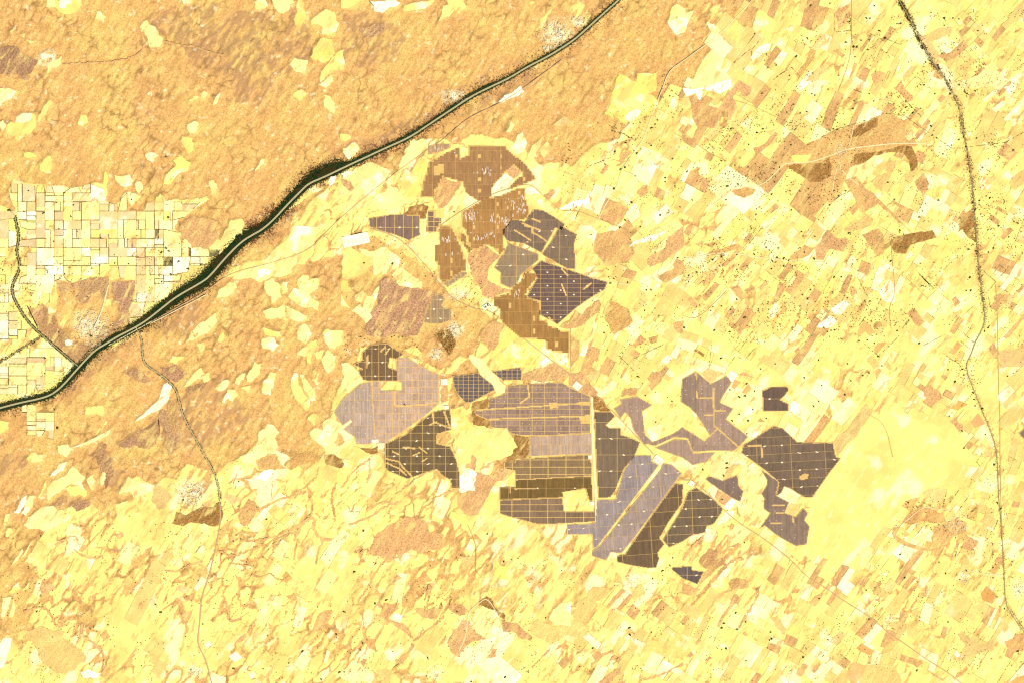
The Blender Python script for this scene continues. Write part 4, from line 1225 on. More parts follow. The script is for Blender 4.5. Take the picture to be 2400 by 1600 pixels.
patches = []          # (name, poly, tint)
for i, line in enumerate(PATCH):
    code, s = line.split(' ', 1)
    p = pts(s)
    c, a = TINT[code]
    sand = code in 'YPW'
    left = p[:, 0].mean() < 1250
    ar = abs(np.sum(p[:, 0]*np.roll(p[:, 1], -1)-p[:, 1]*np.roll(p[:, 0], -1)))/2
    pe = np.hypot(*(np.roll(p, -1, 0)-p).T).sum()
    thin = float(np.clip(ar/pe**2/.055, .12, 1))
    p = rough(p, ((0.10 if left else 0.07) if code != 'O' else 0.02)*thin, 4)
    patches.append(('sand_patch' if sand else 'scrub_patch', p, rgb(c, a, 0.06)))
ridges = []
for line in RIDGES:
    w, s = line.split(' ', 1)
    L = resample(smooth_line(pts(s), 1), 4.0)
    L = L+rng.normal(0, 0.9, L.shape)
    ridges.append((float(w), L))

bund_a, bund_b, bund_w = [], [], []; shelter = []
# irrigated squares
fields = []           # (poly, tint)
CELL = 21.35
gx = np.arange(-10, 28); gy = np.arange(-3, 40)
x0g, y0g = 212.5, 480.0
fmx, fmy = np.meshgrid(np.arange(-420, 620), np.arange(380, 1120))
fmask = np.zeros(fmx.shape, bool)
for FP in FARMLAND:
    fmask |= inside(FP, fmx+.5, fmy+.5)
def farmland(x, y):
    i = np.clip(np.floor(np.asarray(x)).astype(int)+420, 0, 1039); j = np.clip(np.floor(np.asarray(y)).astype(int)-380, 0, 739)
    return fmask[j, i]
used = set()
for iy in range(0, 40):
    for ix in range(-32, 20):
        if (ix, iy) in used:
            continue
        w = h = 1
        r = rng.random()
        if r < .16: w = 2
        elif r < .28: h = 2
        elif r < .36: w = h = 2
        mine = [(ix+a, iy+b) for a in range(w) for b in range(h)]
        if any(c in used for c in mine):
            w = h = 1; mine = [(ix, iy)]
        used.update(mine)
        parts = [(0, 0, 1, 1)]
        r = rng.random()
        if r < .24: t = rng.uniform(.2, .8); parts = [(0, 0, t, 1), (t, 0, 1, 1)]
        elif r < .46: t = rng.uniform(.2, .8); parts = [(0, 0, 1, t), (0, t, 1, 1)]
        for (a, b2, c2, d2) in parts:
            x0 = x0g+(ix+a*w)*CELL; x1 = x0g+(ix+c2*w)*CELL
            y0 = y0g-70+(iy+b2*h)*CELL; y1 = y0g-70+(iy+d2*h)*CELL
            gxx, gyy = np.meshgrid(np.linspace(x0+1, x1-1, 4), np.linspace(y0+1, y1-1, 4))
            ins = farmland(gxx, gyy)
            if ins.mean() < 0.6:
                continue
            # the fields end where the irrigated land ends: pull corners inside
            corners = []
            for (cx, cy) in ((x0, y0), (x1, y0), (x1, y1), (x0, y1)):
                px_, py_ = cx, cy
                mx, my = gxx[ins].mean(), gyy[ins].mean()
                for k in range(12):
                    if farmland(px_, py_): break
                    px_ += (mx-px_)*.15; py_ += (my-py_)*.15
                corners.append((px_, py_))
            if rng.random() < .06: continue
            ins_ = rng.choice([.05, .12, .25, .45, .7], p=[.3, .25, .22, .15, .08])
            q = np.array(corners); cc = q.mean(0)
            q = grow(q, -ins_)
            r = rng.random()
            if r < .40: c = (PAL, .05)
            elif r < .58: c = (tuple(np.array(PAL)*.6+np.array(WHI)*.4), .03)
            elif r < .80: c = ((.58, .43, .20), .10)
            elif r < .87: c = (WHI, .02)
            elif r < .92: c = ((.50, .36, .17), .2)
            elif r < .94: c = ((.16, .13, .05), .7)
            else: c = (YEL, .08)
            if x0 > 380 and 570 < y0 < 660 and rng.random() < .22: c = ((.09, .085, .03), .8)
            if (seg_dist(WEST_BRANCH, np.append(q[:, 0], cc[0]), np.append(q[:, 1], cc[1])) < 3.5).any(): continue
            fields.append((q, rgb(c[0], c[1], .04)))
            for i in range(4):
                if rng.random() < .6:
                    bund_a.append(q[i]); bund_b.append(q[(i+1) % 4]); bund_w.append(rng.choice([.6, .9, 1.4, 2.0], p=[.38, .3, .2, .12]))
                    if rng.random() < .42: shelter.append((q[i], q[(i+1) % 4]))

# long parcels of the dry land, laid out on the bearing of the dunes
ANG = math.radians(-57)
U = np.array([math.cos(ANG), math.sin(ANG)]); Vv = np.array([-U[1], U[0]])

def warp(p):
    p = np.asarray(p, float)
    q = p.copy()
    q[:, 0] += 16*(vnoise(p[:, 0]/110, p[:, 1]/110, 3)-.5)+5*(vnoise(p[:, 0]/30, p[:, 1]/30, 4)-.5)
    q[:, 1] += 16*(vnoise(p[:, 0]/110, p[:, 1]/110, 6)-.5)+5*(vnoise(p[:, 0]/30, p[:, 1]/30, 7)-.5)
    return q

def split(u0, v0, u1, v1, out, lim):
    du, dv = u1-u0, v1-v0
    if du*dv < lim*rng.uniform(.45, 2.4) or max(du, dv) < 14:
        out.append((u0, v0, u1, v1)); return
    if du > dv*ASP*rng.uniform(.8, 1.3):
        t = u0+du*rng.uniform(.32, .68); split(u0, v0, t, v1, out, lim); split(t, v0, u1, v1, out, lim)
    else:
        t = v0+dv*rng.uniform(.32, .68); split(u0, v0, u1, t, out, lim); split(u0, t, u1, v1, out, lim)
grown = [grow(p, 3) for p in farm_polys]
VC = [(pts('%s:%d,%d' % (t, x, y))[0], (rx*K, ry*K)) for (t, x, y, rx, ry, _, _) in VILLAGES]
cell = []; tilt = []; flevel = {}
for iu in range(-22, 22):
    for iv in range(-22, 22):
        u0 = 600+iu*150; v0 = 1500+iv*130
        c = U*(u0+75)+Vv*(v0+65)
        if not (-150 < c[0] < 2560 and -150 < c[1] < 1760):
            continue
        lim = math.exp(rng.uniform(math.log(330), math.log(2600)))*(1 if c[0] > 1450 else 1.6); ASP = rng.uniform(.9, 3.4)
        n0 = len(cell); split(u0, v0, u0+150, v0+130, cell, lim)
        tilt += [(rng.normal(0, .13), c, (iu % 2)*2+iv % 2)]*(len(cell)-n0)
cc_ = np.array([U*(u0+u1)/2+Vv*(v0+v1)/2 for (u0, v0, u1, v1) in cell])
okc = np.zeros(len(cell), bool)
for p in PARCELS: okc |= inside(p, cc_[:, 0], cc_[:, 1])
for p in grown+[SMOOTH]: okc &= ~inside(p, cc_[:, 0], cc_[:, 1])
okc &= rng.random(len(cell)) > np.where(cc_[:, 0] > 1330, .42, .80)
for vc, vr in VC: okc &= np.hypot((cc_[:, 0]-vc[0])/(vr[0]*1.1+8), (cc_[:, 1]-vc[1])/(vr[1]*1.1+8)) > 1
de_ = seg_dist(EAST_CANAL, cc_[:, 0], cc_[:, 1])
for (u0, v0, u1, v1), good, dcan, tl in zip(cell, okc, de_, tilt):
    if not good: continue
    q = np.array([U*u+Vv*v for u, v in ((u0, v0), (u1, v0), (u1, v1), (u0, v1))])
    c = q.mean(0)
    ct_, st2 = math.cos(tl[0]), math.sin(tl[0])
    q = (q-tl[1]) @ np.array([[ct_, -st2], [st2, ct_]])+tl[1]; c = q.mean(0)
    if dcan < 60:
        cp = np.vstack([q, q*.5+np.roll(q, -1, 0)*.5])
        if (seg_dist(EAST_CANAL, cp[:, 0], cp[:, 1]) < 8.5).any(): continue
    q = np.vstack([q[i]+(q[(i+1) % 4]-q[i])*t for i in range(4) for t in (0, .5)]) if (u1-u0) > 30 else q
    q = warp(q)
    east = c[0] > 1330
    t = fbm(np.array([c[0]/170]), np.array([c[1]/170]), 3, 21)[0]
    r = rng.random()
    tdens = tree_density(c[:1], c[1:])
    if east:
        r -= .12*float(tdens[0] > .5)
        po = .16+.5*max(0, t-.5); pb = .10+.3*max(0, t-.5)
        if c[1] > 1050 and c[0] > 1950: po += .14
    else:
        po, pb = .05, .02
    if r < pb: k = (tuple(np.array(BRO)*.85+np.array(ORA)*.08), .5)
    elif r < pb+po: k = (tuple(np.array(ORA)*.7+np.array(YEL)*.3), .25)
    else:
        m = fbm(np.array([c[0]/60]), np.array([c[1]/60]), 3, 23)[0]+rng.normal(0, .075)
        if east: m += .03*(c[0] > 1950)+.16*(tdens[0]-.25)
        st_ = np.array([.30, .42, .52, .60, .68, .76])
        pl_ = np.array([tuple(np.array(PAL)*.5+np.array(WHI)*.5), PAL, YEL, (.595, .505, .135), (.575, .445, .125), (.56, .40, .12)])
        k = (tuple(np.interp(m, st_, pl_[:, i]) for i in range(3)), float(np.interp(m, st_, [.05, .06, .09, .11, .14, .2])))
    ins_ = rng.choice([.04, .10, .2, .35], p=[.45, .3, .17, .08])
    fields.append((grow(q, -ins_), rgb(k[0], k[1], .025))); flevel[len(fields)-1] = tl[2]
    for i in range(len(q)):
        if rng.random() < (.30 if east else .20):
            bund_a.append(q[i]); bund_b.append(q[(i+1) % len(q)]); bund_w.append(rng.uniform(.3, .85))

# ------------------------------------------------------------------ the ground
SP = 2.4
def axis(lo, hi):
    far = [9000, 5000, 2800, 1600, 900, 500, 280, 150, 80, 40, 16]
    mid = np.arange(lo, hi+SP*.5, SP)
    return np.concatenate([[lo-f for f in far], mid, [mid[-1]+f for f in far[::-1]]])
ax, ay = axis(-60, 2460), axis(-60, 1660)
GX, GY = np.meshgrid(ax, ay)
nx, ny = len(ax), len(ay)
CX = np.clip(GX, -220, 2620); CY = np.clip(GY, -220, 1820)
WXp = CX+10*(fbm(CX/45, CY/45, 3, 31)-.5)*2; WYp = CY+10*(fbm(CX/45, CY/45, 3, 41)-.5)*2
scrub = np.zeros(GX.shape)
for p in SCRUB:
    scrub = np.maximum(scrub, grid_inside(p, WXp, WYp)*1.0)
for w, p in MIXED:
    scrub = np.where(grid_inside(p, WXp, WYp), np.where(scrub > .9, .8 if w > .39 else scrub, np.maximum(scrub, w)), scrub)
scrub = np.where((scrub == 0), .16, scrub)
# coordinates along and across the dune bearing
DU = CX*U[0]+CY*U[1]; DV = CX*Vv[0]+CY*Vv[1]
streak = fbm(DU/70, DV/14, 3, 51)
lobes = fbm(DU/38, DV/26, 3, 61)
scrub = scrub+np.where(scrub > .9, -.10*np.clip(streak-.55, 0, 1)*4, (streak-.5)*.7)
dark = np.zeros(GX.shape)
for w, p in DARKS:
    dark = np.maximum(dark, grid_inside(p, WXp, WYp)*w)
dark = np.clip(dark*1.2, 0, 1)*np.clip((fbm(DU/20, DV/8, 3, 71)-.42)*8, 0.12, 1)
scrub = np.where(grid_inside(SMOOTH, WXp, WYp), .045, scrub)
# thin dark lines along the feet of the dunes
jx = 12*(fbm(CX/22, CY/22, 3, 83)-.5); jy = 12*(fbm(CX/22, CY/22, 3, 87)-.5)
F1, F2 = cells((DU+1.5*jx)/30, (DV+1.5*jy)/17, 5)
scal = np.clip((fbm(CX/75, CY/75, 3, 85)-.33)*4, .2, 1)
foot = np.clip(1.3-(F2-F1)/.11, 0, 1)*np.clip((vnoise(CX/11, CY/11, 9)-.25)*3, 0, 1)
foot *= np.clip((fbm(CX/60, CY/60, 2, 15)-.3)*5, .15, 1)*scal
# lobes of bare sand, each edged with a rim of scrub
G1, G2 = cells((DU+1.6*jx)/62, (DV+1.6*jy)/21, 9)
rim = np.clip(1.15-(G2-G1)/(.045+.36*np.clip((fbm(DU/90, DV/50, 2, 19)-.47)*4, 0, 1)), 0, 1)
rimzone = (scrub != .045)*np.where(CX < 1330, 1.0, .62)*np.clip((fbm(CX/150, CY/150, 2, 29)-.25)*3, .2, 1)
rimd = np.clip(1-(G2-G1)/.06, 0, 1)*rimzone*(scrub < .7)*np.clip((vnoise(CX/16, CY/16, 12)-.3)*3, 0, 1)
scrub = np.where(scrub < .7, np.maximum(scrub, rim*rimzone*1.15), scrub)
# white blown sand
white = np.clip((fbm(DU/60, DV/40, 3, 91)-.62)*6, 0, .8)*(scrub < .5)*.8
crest = np.clip((fbm(CX/9, CY/8, 2, 95)-.77)*9, 0, 1)*(scrub > .6)*.5
white = np.maximum(white, crest)
for (t, cx, cy, rx, ry, nh, lab) in VILLAGES:
    c = pts('%s:%d,%d' % (t, cx, cy))[0]
    d = np.hypot((WXp-c[0])/(rx*K*1.05), (WYp-c[1])/(ry*K*1.05))
    m = np.clip(1.15-d, 0, 1)*1.15*np.clip((fbm(CX/7, CY/7, 2, 17)-.25)*2.2, 0, 1)
    white = np.maximum(white, np.clip(m, 0, .95))
# thicket soil along the canals
mc = resample(smooth_line(MAIN_CANAL, 2), 6.0)
wl = np.interp(CX, BELT[:, 0], BELT[:, 1]); wr = np.interp(CX, BELT[:, 0], BELT[:, 2])
dm, sm = grid_dist(mc)
SIDE_NW = sm[np.argmin(np.abs(ay-420)), np.argmin(np.abs(ax-600))]
bw_ = np.where(sm == SIDE_NW, wl, wr)
veg = np.clip(1.0-(dm-bw_*.8)/(bw_*.9+6), 0, 1)
veg = np.where(dm < bw_*.8, 1.0, veg**1.3*.85)
ec = resample(smooth_line(EAST_CANAL, 2), 6.0)
de = grid_dist(ec)[0]
we = np.interp(CY, [-300, 0, 60, 90, 170, 190, 400, 620, 660, 720, 800, 1100, 1300, 1600], [4, 5, 7, 9, 7, 3, 2.6, 3, 5, 4, 1.6, 2, 2, 2])
vege = np.clip(1.1-(de-we*.6)/(we*.7+1), 0, 1)**1.5*np.interp(CY, [0, 190, 230, 650, 800], [.85, .85, .6, .55, .3])*np.clip(fbm(CX/12, CY/16, 2, 33)*2.2-.35, 0, 1)
wb = resample(smooth_line(WEST_BRANCH, 1), 6.0); sb = resample(smooth_line(SOUTH_BRANCH, 1), 6.0); dr = resample(DRAIN, 6.0)
veg = np.maximum(veg, np.clip(1-(grid_dist(wb)[0]-1.5)/5, 0, 1)*.95)
veg = np.maximum(veg, np.clip(1-(grid_dist(sb)[0]-1)/4.5, 0, 1)*.72)
veg = np.maximum(veg, np.clip(1-(grid_dist(dr)[0]-2)/6, 0, 1)*.6)
rs = np.interp(CX, [0, 150, 330, 420, 640, 700, 900, 1000, 1200, 1400], np.stack([[.6, .6, .6, .8, .9, .7, .7, .6, .5, .4]])[0])
rust = np.clip(1-(dm-bw_)/45, 0, 1)*rs*np.where(scrub > .6, 1.0, .55)*np.clip(fbm(CX/30, CY/30, 3, 37)*2.6-.45, 0, 1.15)
rust = np.maximum(rust, np.clip(1.25-de/12, 0, 1)*np.interp(CY, [0, 200, 240, 650, 800], [.95, .95, .75, .7, .45])*np.clip(fbm(CX/18, CY/18, 2, 39)*2.4-.35, 0, 1))
veg = np.maximum(veg, vege)

# relief: low dunes, level under everything that is built or farmed
flat = np.zeros(GX.shape)
def level(poly):
    x0, y0 = poly.min(0)-3; x1, y1 = poly.max(0)+3
    i0, i1 = np.searchsorted(ax, x0), np.searchsorted(ax, x1); j0, j1 = np.searchsorted(ay, y0), np.searchsorted(ay, y1)
    if i1 > i0 and j1 > j0:
        s = np.s_[j0:j1, i0:i1]
        flat[s] = np.maximum(flat[s], inside(grow(poly, 2.5), GX[s], GY[s]))
for _, p, _ in patches: level(p)
for p, _ in fields: level(p)
for p in farm_polys: level(p)
for d_, w_ in ((dm, 8), (de, 6)):
    flat = np.maximum(flat, d_ < w_)
flat = np.maximum(flat, (scrub < .5)*1.0)
for _ in range(2):
    flat = (flat+np.roll(flat, 1, 0)+np.roll(flat, -1, 0)+np.roll(flat, 1, 1)+np.roll(flat, -1, 1))/5
hz = (1-np.abs(fbm(DU/48, DV/15, 3, 101)-.5)*3.2)*9+(.6-F1)*10*scal+(fbm(CX/8, CY/8, 2, 111)-.5)*8
hz = hz-hz.max()
amp = (1-np.clip(flat*1.15, 0, 1))
Z = np.minimum(hz*1.5*amp, -.25)-.25
Z = np.where((GX < -60) | (GX > 2470) | (GY < -60) | (GY > 1670), -2.0, Z)

m_ground, nt, b = mat_new('desert_ground')
n = N(nt)
cov = n.attr('cover'); ex = n.attr('extra')
sep = nt.nodes.new('ShaderNodeSeparateColor'); nt.links.new(cov.outputs['Color'], sep.inputs[0])
sep2 = nt.nodes.new('ShaderNodeSeparateColor'); nt.links.new(ex.outputs['Color'], sep2.inputs[0])
S_, D_, W_ = sep.outputs; V_, R_, F_ = sep2.outputs
dun = n.stretch(math.radians(57), 3.5, 1.0)
n60 = n.cn(0.006, 3, 0.6, dun); n30 = n.cn(0.032, 1, 0.6); n18 = n.noise(0.055, 1, 0.5); big = n.noise(0.0009, 3, 0.55)
k = n.ramp(n.math('ADD', S_, n.math('MULTIPLY', n.math('SUBTRACT', n60, 0.5), .62)), 0.36, 0.64)
sc = n.mix(n.ramp(n60, 0.3, 0.7), (0.495, 0.272, 0.088), (0.550, 0.312, 0.102))
sc = n.mix(n.ramp(big, 0.40, 0.66), sc, n.mix(n.ramp(n60, .3, .7), (0.53, 0.325, 0.094), (0.58, 0.375, 0.108)))
sc = n.scale(sc, n.math('MULTIPLY', n.ramp(cov.outputs['Alpha'], .1, .95, 1.07, .86), n.math('MULTIPLY_ADD', n.math('SUBTRACT', n30, .5), 0.36, 1.0)))
sc = n.mix(n.ramp(n18, 0.57, 0.68, 0, 0.75), sc, (0.24, 0.13, 0.04))
ye = n.mix(n.ramp(big, .46, .62), (.62, .545, .150), (0.58, 0.445, 0.122))
ye = n.scale(ye, n.math('MULTIPLY_ADD', n.math('SUBTRACT', n30, .5), 0.08, 1.0))
fl = n.noise(0.0095, 4, 0.65, n.stretch(math.radians(57), 2.8, 1.0))
ye = n.mix(n.math('MULTIPLY', n.math('MULTIPLY', n.ramp(fl, .55, .63, 0, .85), n.ramp(S_, .01, .10)), n.ramp(n.noise(0.0010, 3, 0.55), .40, .60, .15, 1.0)), ye, (.475, .275, .090))
ye = n.mix(n.ramp(fl, .45, .35, 0, .5), ye, (.67, .63, .30))
c = n.mix(k, ye, sc)
c = n.mix(n.ramp(n.math('ADD', R_, n.math('MULTIPLY', n.math('SUBTRACT', n30, .5), .7)), .30, .95), c, (0.15, 0.062, 0.030))
c = n.mix(n.math('MULTIPLY', D_, n.ramp(n30, .25, .65, .45, 1.0)), c, (0.235, 0.125, 0.070))
c = n.mix(n.math('MULTIPLY', F_, n.ramp(n30, .1, .6, .4, .95)), c, (0.20, 0.11, 0.035))
c = n.mix(n.math('MULTIPLY', W_, n.ramp(n30, .25, .55, .5, 1.0)), c, WHI)
vk = n.ramp(n.math('ADD', V_, n.math('MULTIPLY', n.math('SUBTRACT', n30, .5), .6)), .32, .70)
c = n.mix(vk, c, n.mix(n.ramp(n60, .35, .65), (0.034, 0.020, 0.006), (0.008, 0.018, 0.005)))
nt.links.new(c, b.inputs['Base Color'])

xy = wx(np.stack([GX, GY], -1)).reshape(-1, 2)
V = np.column_stack([xy, Z.ravel()])
idx = np.arange(nx*ny).reshape(ny, nx)
F = np.stack([idx[1:, :-1], idx[1:, 1:], idx[:-1, 1:], idx[:-1, :-1]], -1).reshape(-1, 4)
gme = fast_mesh('ground', V, F, m_ground, None, False)
one = (.45+(np.clip(F1*1.5-.15, 0, 1)-.45)*scal).ravel()
foot = np.maximum(foot*np.clip(scrub, 0, 1), rimd*.75)
for nm, ch in (('cover', (scrub, dark, white)), ('extra', (veg, rust, foot))):
    at = gme.attributes.new(nm, 'FLOAT_COLOR', 'POINT')
    at.data.foreach_set('color', np.stack([np.clip(q, 0, 1).ravel() for q in ch]+[one], -1).astype(np.float32).ravel())
ground = link(bpy.data.objects.new('ground', gme))
tag(ground, 'orange scrub and pale yellow sand of the desert plain', 'ground', kind='structure')

# ------------------------------------------------------------------ pieces of the ground
boxes_done = []
for i, (nm, p, t) in enumerate(patches):
    b0_, b1_ = p.min(0)-1, p.max(0)+1
    taken = {lv for (a0, a1, lv) in boxes_done if (a0 < b1_).all() and (b0_ < a1).all()}
    lv = max(taken)+1 if taken else 0
    boxes_done.append((b0_, b1_, lv))
    me, loc = prism_mesh(nm, p, 3.4+lv*.3, 4.2+lv*.3, m_soil, t)
    link(bpy.data.objects.new(nm, me), ground, loc)
for i, (w, L) in enumerate(ridges):
    ribbon('scrub_ridge', L, w*1.25, 2.5+(i % 8)*.09, 3.4, m_soil, rgb(BRO, .6, .05), ground, wob=.6)

def poly_area(p):
    return abs(np.sum(p[:, 0]*np.roll(p[:, 1], -1)-p[:, 1]*np.roll(p[:, 0], -1)))/2
def seen(p):
    c = p.mean(0); return 0 < c[0] < 2400 and 0 < c[1] < 1600
order = sorted(range(len(fields)), key=lambda i: -(poly_area(fields[i][0]) if seen(fields[i][0]) else 0))
for r_, i in enumerate(order[:300]):
    p, t = fields[i]
    me, loc = prism_mesh('field', p, 1.0+flevel.get(i, 0)*.3, 2.0, m_soil, t)
    link(bpy.data.objects.new('field', me), ground, loc)
Vr, Fr, Cr = [], [], []
for i in order[300:]:
    p, t = fields[i]; q = wx(p); m = len(q); o = len(Vr)
    if np.sum(q[:, 0]*np.roll(q[:, 1], -1)-q[:, 1]*np.roll(q[:, 0], -1)) < 0: q = q[::-1]
    z = 1.0+flevel.get(i, 0)*.3
    Vr += [(x, y, z) for x, y in q]+[(x, y, -.8) for x, y in q]
    Fr += [tuple(range(o, o+m))]+[(o+j, o+m+j, o+m+(j+1) % m, o+(j+1) % m) for j in range(m)]
    Cr += [t]*(2*m)
me = bpy.data.meshes.new('small_fields'); me.from_pydata(Vr, [], Fr); me.update()
at = me.attributes.new('tint', 'FLOAT_COLOR', 'POINT'); at.data.foreach_set('color', np.array(Cr, np.float32).ravel())
me.materials.append(m_soil)
tag(link(bpy.data.objects.new('small_fields', me), ground), kind='stuff')

def boxes(A, B, wdt, z0, z1):
    """upright bars from A to B (metres), wdt wide: arrays of corners and faces"""
    A = np.asarray(A, float); B = np.asarray(B, float); n_ = len(A)
    d = B-A; d /= np.hypot(d[:, 0], d[:, 1])[:, None]+1e-9
    s = np.stack([-d[:, 1], d[:, 0]], 1)*(np.asarray(wdt, float).reshape(-1, 1)/2)
    P = np.stack([A-s, B-s, B+s, A+s], 1)
    z0 = np.broadcast_to(np.asarray(z0, float).reshape(-1, 1, 1) if np.ndim(z0) else z0, (n_, 4, 1))
    z1 = np.broadcast_to(np.asarray(z1, float).reshape(-1, 1, 1) if np.ndim(z1) else z1, (n_, 4, 1))
    Vb = np.concatenate([np.concatenate([P, z1], 2), np.concatenate([P, z0], 2)], 1).reshape(-1, 3)
    f = np.array([(0, 1, 2, 3), (0, 4, 5, 1), (1, 5, 6, 2), (2, 6, 7, 3), (3, 7, 4, 0)])
    Fb = (f[None]+8*np.arange(n_)[:, None, None]).reshape(-1, 4)
    return Vb, Fb
Vb, Fb = boxes(wx(bund_a), wx(bund_b), np.array(bund_w)*10, -.8, 2.1+.3*rng.random(len(bund_w)))
tag(link(bpy.data.objects.new('field_bunds', fast_mesh('field_bunds', Vb, Fb, m_soil,
    np.repeat(np.array([rgb((.14, .078, .026), .7, .25) for _ in bund_a]), 8, 0))), ground), kind='stuff')

# ------------------------------------------------------------------ roads
ROADCOL = dict(t=(.40, .24, .115), b=(.38, .24, .085), s=(.60, .50, .26), y=(.58, .44, .13))
RLAB = ['thin brown track running beside the canal from the lower left', 'long straight brown main road crossing the solar park diagonally to the lower right',
  'brown track curving between the golden solar farms', 'pale road leading north past the square yellow field',
  'pale sand road through the oval brown scrub', 'short pale track leaving the crossroads village northwards', 'short pale track leaving the crossroads village southeast',
  'brown track continuing southeast from the oval scrub', 'short pale track south of the crossroads village', 'pale road through the dotted groves in the middle right',
  'faint brown line running south in the upper right fields', 'faint straight brown line beside the eastern canal', 'orange brown road running south from the southern canal branch',
  'wide sand road between the brick block farms and the dark strip', 'yellow curved track between the narrow golden farm and scrub', 'brown track winding south into the mottled plain',
  'pale track through the small white hamlet', 'sand road ringing the brown speckled village', 'pale road south of the ringed village',
  'straight brown line along the east of the golden farm', 'pale lane beside that straight brown line', 'pale track along the purple farm to the east', 'pale strip road south of the canal',
  'pale bank road south of the canal by the large village', 'faint brown line across the smooth yellow plain', 'faint brown line west of the dotted fields', 'straight faint brown line at the top right',
  'pale track past the white field in the middle right', 'pale lane leaving the large white village north', 'faint brown line through the fields above the oval scrub', 'faint brown line left of the oval scrub']
for i, (w, c, s) in enumerate(ROADS):
    L = resample(smooth_line(pts(s), 2), 5.0)
    o = ribbon('road', L, float(w), 6.6+(i % 4)*.4, 7.4, m_road, ROADCOL[c]+(1,), wob=.25)
    tag(o, RLAB[i], 'road', kind='structure')

# ------------------------------------------------------------------ canals
def canal(line, wat, bank, label, z, colb):
    root = link(bpy.data.objects.new('canal', None))
    c0 = wx(line[len(line)//2][None])[0]
    tag(root, label, 'canal', kind='structure')
    ribbon('water', line, wat, z-1.2, 3, m_water, (1, 1, 1, 1), root)
    for s in (1, -1):
        ribbon('bank', line, bank, z, z+1, m_conc, colb, root, off=s*(wat/2+bank/2+.02))
    return root
canal(resample(smooth_line(MAIN_CANAL, 2), 4), 1.5, .95, 'broad pale main canal with dark tree belts crossing the upper left', 9.0, (.42, .36, .19, 1))
canal(resample(smooth_line(EAST_CANAL, 2), 4), .6, .55, 'narrow pale canal with dark trees running down the right side', 8.0, (.24, .15, .055, 1))
canal(wb, .7, .5, 'thin winding western branch canal at the left edge', 8.0, (.36, .28, .13, 1))
canal(sb, .8, .6, 'thin southern branch canal leaving the main canal', 8.0, (.42, .36, .18, 1))
canal(dr, .5, .4, 'thin slanting ditch below the western branch canal', 8.0, (.26, .20, .08, 1))
# ------------------------------------------------------------------ solar farms
def cam_half(c):
    """normal that mirrors the sun into a satellite overhead"""
    v = np.array([-c[0], -c[1], CAM_H]); v /= np.linalg.norm(v)
    h = v+SUN
    return h/np.linalg.norm(h)

